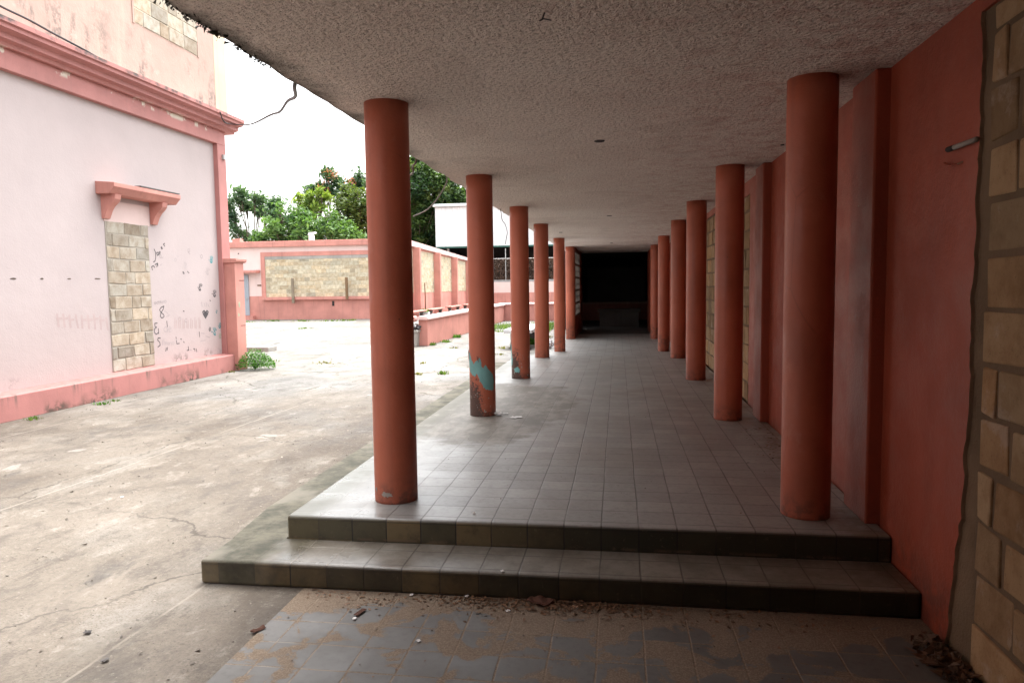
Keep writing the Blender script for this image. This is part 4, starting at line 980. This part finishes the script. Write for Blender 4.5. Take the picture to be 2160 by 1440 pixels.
# yard furniture near the low wall
def at_bin():
    e = empty('concrete_bin', (-6.15,21.0,0)); tag(e, 'small grey concrete litter bin at the end of the low wall', 'bin')
    b = MB(); x,y = -6.18,20.95
    b.prism([(x-.20,0),(x+.20,0),(x+.235,.44),(x-.235,.44)],y-.2,y+.2,'y'); b.build('body', M['cement'], e, bevel=.015)
    b = MB(); b.box(x-.26,x+.26,y-.23,y+.23,.43,.50); b.build('rim', M['cement'], e, bevel=.01)
    b = MB(); b.box(x-.012,x+.012,y-.215,y-.19,.02,.43); b.build('crack', M['darkconc'], e)
    b = MB(); bmesh.ops.create_icosphere(b.bm, subdivisions=4, radius=1)
    for v in b.bm.verts:
        d = v.co.copy(); k = 1+.28*mnoise.noise(d*2.1)+.1*mnoise.noise(d*6); v.co = Vector((x+.06+d.x*.24*k, y+d.y*.2*k, .57+d.z*.11*k))
    tag(b.build('garbage_bag', M['bag'], None, True), 'black rubbish bag slumped on the grey concrete bin', 'bag')
at_bin()
e = empty('cement_table', (-3.0,22.4,0)); tag(e, 'pale cement slab table on a dark pedestal beside the third court-side column', 'table')
b = MB(); b.box(-3.16,-2.36,19.7,22.9,.46,.56); b.build('slab', M['whitecement'], e, bevel=.012)
for y0 in (20.1,22.3):
    b = MB(); b.box(-3.02,-2.50,y0,y0+.22,0,.46); b.build('leg', M['darkconc'], e, bevel=.01)
p = onz(1110,664,.52)
tag(bench(-3.6,33.2,35.4,M['darkconc'],M['darkconc'],.48,.45), 'dark grey concrete bench standing before the cross wall behind the table', 'bench')
bpy.data.objects
b = MB(); bmesh.ops.create_icosphere(b.bm, subdivisions=4, radius=1)
for v in b.bm.verts:
    d = v.co.copy(); k = 1+.35*mnoise.noise(d*2.4)+.14*mnoise.noise(d*7); v.co = Vector((-1.98+d.x*.17*k, 20.3+d.y*.16*k, .12+d.z*.13*k))
tag(b.build('plastic_bag', M['whitebag'], None, True), 'crumpled white plastic bag on the ground left of the fifth court-side column', 'bag')
e = empty('planter', (-11.3,41.6,0)); tag(e, 'white concrete planter box with bright grass beside the first buttress', 'planter')
b = MB(); b.box(-11.55,-11.0,40.9,41.35,0,.3); b.build('box', M['whitecement'], e, bevel=.01)
b = MB()
for k in range(260):
    q = Vector((rnd.uniform(-11.5,-11.05),rnd.uniform(40.95,41.3),.28)); h = rnd.uniform(.06,.26); c = rnd.random(); d = Vector((rnd.gauss(0,.06),rnd.gauss(0,.06),h)); sd = Vector((.014,.01,0))
    b.face([q-sd,q+sd,q+d],(c,c,c,1))
b.build('grass', M['grass'], e)
b = MB(); b.box(-8.9,-8.18,15.9,16.35,.30,.42); tag(b.build('stone_slab', M['cement'], None, bevel=.02), 'grey slab end jutting out behind the salmon corner pier', 'slab')

# ------------------------------------------------------------------ debris
b = MB()
for k in range(2600):
    y = 1.2+rnd.random()**1.3*12; x = rnd.uniform(-8.3,-2.6 if y>3.9 else -1.9); s = rnd.uniform(.003,.009)*(1.5 if rnd.random()<.07 else 1)
    q = [Vector((x,y,s*.3))+Vector((rnd.gauss(0,s),rnd.gauss(0,s),rnd.uniform(-s*.4,s))) for _ in range(4)]; c = rnd.random()**1.6
    for f in ((0,1,2),(0,2,3),(0,3,1),(1,3,2)): b.face([q[i] for i in f],(c,c,c,1))
tag(b.build('gravel', M['pebble']), 'fine grit and pebbles scattered over the courtyard concrete', 'gravel', kind='stuff')
b = MB()
for k in range(1500):
    if rnd.random()<.7: x = rnd.gauss(-.35,.35); y = 3.93-abs(rnd.gauss(0,.07))
    else: x = rnd.uniform(-1.8,1.2); y = 3.93-abs(rnd.gauss(0,.12))
    s = rnd.uniform(.004,.016); q = Vector((x,y,.009+rnd.random()*.012*math.exp(-((x+.35)/.4)**2)))
    a = rnd.uniform(0,6.28); d = Vector((math.cos(a),math.sin(a),rnd.uniform(-.2,.4)))*s; t = Vector((-d.y,d.x,rnd.uniform(-.3,.3)*s))*.6; c = rnd.random()
    b.face([q-d,q+t,q+d,q-t],(c,c,c,1))
for k in range(260):
    x = 1.5-abs(rnd.gauss(0,.13)); y = rnd.uniform(5.6,7.6); s = rnd.uniform(.006,.022); q = Vector((x,y,.306)); a = rnd.uniform(0,6.28); d = Vector((math.cos(a),math.sin(a),.1))*s; t = Vector((-d.y,d.x,0))*.5; c = rnd.random()
    b.face([q-d,q+t,q+d,q-t],(c,c,c,1))
for k in range(240):
    x = rnd.uniform(-2.0,1.3); y = rnd.uniform(4.6,9) if k%2 else rnd.uniform(2.4,3.8); z = .304 if k%2 else .01; s = rnd.uniform(.003,.008); a = rnd.uniform(0,6.28); d = Vector((math.cos(a),math.sin(a),.2))*s; t = Vector((-d.y,d.x,.1*s)); c = rnd.random()**2*.6
    b.face([Vector((x,y,z))-d,Vector((x,y,z))+t,Vector((x,y,z))+d,Vector((x,y,z))-t],(c,c,c,1))
tag(b.build('leaf_litter', M['litter']), 'brown leaf litter and crumbs swept against the lower step', 'litter', kind='stuff')
b = MB()
for k in range(420):
    x = 1.56-abs(rnd.gauss(0,.06)); y = 3.45+rnd.gauss(0,.12); s_ = rnd.uniform(.005,.022); q0 = Vector((x,y,.006+s_*.5+.03*math.exp(-((x-1.56)/.07)**2)*rnd.random()))
    q = [q0+Vector((rnd.gauss(0,s_),rnd.gauss(0,s_),rnd.gauss(0,s_*.6))) for _ in range(4)]; c = rnd.random()**1.5*.6
    for f in ((0,1,2),(0,2,3),(0,3,1),(1,3,2)): b.face([q[i] for i in f],(c,c,c,1))
tag(b.build('rubble', M['litter']), 'crumbled plaster and dirt heaped at the foot of the broken plaster edge', 'rubble', kind='stuff')
def scrap(name, px, z, w, l, h, mat, label, cat, rot):
    p = onz(px[0],px[1],z); b = MB(); n = 4
    P = [[Vector(((i/n-.5)*w,(j/n-.5)*l,h*(.5+.5*mnoise.noise(Vector((i*.7+px[0],j*.6,0)))))) for j in range(n+1)] for i in range(n+1)]
    m_ = Matrix.Rotation(rot,3,'Z')
    for i in range(n):
        for j in range(n): b.face([m_@q+Vector((p.x,p.y,z+.004)) for q in (P[i][j],P[i+1][j],P[i+1][j+1],P[i][j+1])])
    bmesh.ops.remove_doubles(b.bm, verts=b.bm.verts, dist=1e-5); g = bmesh.ops.solidify(b.bm, geom=list(b.bm.faces), thickness=.002)
    return tag(b.build(name, mat), label, cat)
scrap('wood_chip',(760,1293),.006,.028,.085,.012,M['chip'],'brown wood chip lying alone on the sandy tile pavement','wood chip',-.25)
scrap('wood_chip',(545,1331),.0,.035,.075,.02,M['chip'],'dark brown chip at the outer edge of the tile pavement','wood chip',-.5)
scrap('dead_leaf',(1140,1272),.006,.09,.13,.035,M['chip'],'curled brown leaf in the litter under the lower step','leaf',1.0)
scrap('paper_scrap',(1050,875),.30,.10,.10,.04,M['paper'],'crumpled white paper by the foot of the peeling column','paper')if False else None
PG = 'paper scraps on the walkway'
tag(scrap('paper_scrap',(1050,876),.30,.09,.12,.05,M['paper'],'crumpled white paper scrap closest to the peeling column','paper',.4),group=PG)
tag(scrap('paper_scrap',(1084,881),.30,.09,.09,.008,M['paper'],'flat white paper scrap of a pair, the one nearer the peeling column','paper',1.2),group=PG)
tag(scrap('paper_scrap',(1094,880),.30,.08,.07,.008,M['paper'],'flat white paper scrap of a pair, the one farther from the columns','paper',.2),group=PG)
tag(scrap('paper_scrap',(1066,873),.30,.06,.07,.01,M['paper'],'tiny white paper scrap behind the crumpled one','paper',2),group=PG)
SG = 'white specks on the pavement'
for (px,z,lab) in (((868,1256),.006,'white crumb against the lower step, left of the litter heap'),((985,1259),.006,'upright white flake against the lower step'),((748,1306),.006,'small white crumb beside the brown wood chip'),((1072,1290),.006,'white crumb under the curled brown leaf'),((883,1353),.006,'lone white crumb on the bare tile pavement'),((1000,1083),.30,'pair of white crumbs near the upper step edge'),((1060,1206),.15,'white crumb on the lower step tread'),((258,1049),0,'white paper bit far out on the courtyard concrete')):
    tag(scrap('white_scrap',px,z,.022,.018,.010,M['paper'],lab,'scrap',rnd.uniform(0,3)),group=SG)
scrap('stone',(185,1336),0,.035,.03,.018,M['darkconc'],'dark pebble on the concrete farther from the camera than its twin','stone',.3)
scrap('stone',(222,1395),0,.035,.025,.016,M['darkconc'],'dark pebble on the courtyard concrete nearest the camera','stone',1.3)

# ------------------------------------------------------------------ light, sky, camera
SUN_EL, SUN_AZ = R(70), R(15)
w = bpy.data.worlds.new('World'); sc.world = w; w.use_nodes = True
N, L = w.node_tree.nodes, w.node_tree.links; bg = N['Background']; bg.inputs[1].default_value = .15
sky = N.new('ShaderNodeTexSky'); sky.sky_type = 'NISHITA'; sky.sun_disc = False; sky.sun_elevation = SUN_EL; sky.sun_rotation = SUN_AZ
sky.air_density = 1.5; sky.dust_density = 6; sky.ozone_density = 1
hs = N.new('ShaderNodeHueSaturation'); hs.inputs['Saturation'].default_value = .18
L.new(sky.outputs[0], hs.inputs['Color']); L.new(hs.outputs[0], bg.inputs[0])
sun = bpy.data.lights.new('sun','SUN'); sun.energy = .5; sun.angle = R(40); sun.color = (1,.965,.92)
so = bpy.data.objects.new('sun', sun); COL.objects.link(so)
d = Vector((math.sin(SUN_AZ)*math.cos(SUN_EL), math.cos(SUN_AZ)*math.cos(SUN_EL), math.sin(SUN_EL)))
so.rotation_euler = d.to_track_quat('Z','Y').to_euler(); so.location = (0,0,30)
cam = bpy.data.cameras.new('camera'); co = bpy.data.objects.new('camera', cam); COL.objects.link(co); sc.camera = co
cam.sensor_width = 36; cam.sensor_fit = 'HORIZONTAL'; cam.lens = FPX/2160*36; cam.clip_end = 2000; cam.clip_start = .05
mt = Matrix((( CR.x,CU.x,-CF.x,CC.x),(CR.y,CU.y,-CF.y,CC.y),(CR.z,CU.z,-CF.z,CC.z),(0,0,0,1))); co.matrix_world = mt
sc.view_settings.view_transform = 'Standard'; sc.view_settings.look = 'None'; sc.view_settings.gamma = 1; sc.view_settings.exposure = 2.3
sc.render.engine = 'CYCLES'
sc.cycles.max_bounces = 10; sc.cycles.diffuse_bounces = 6; sc.cycles.use_denoising = True
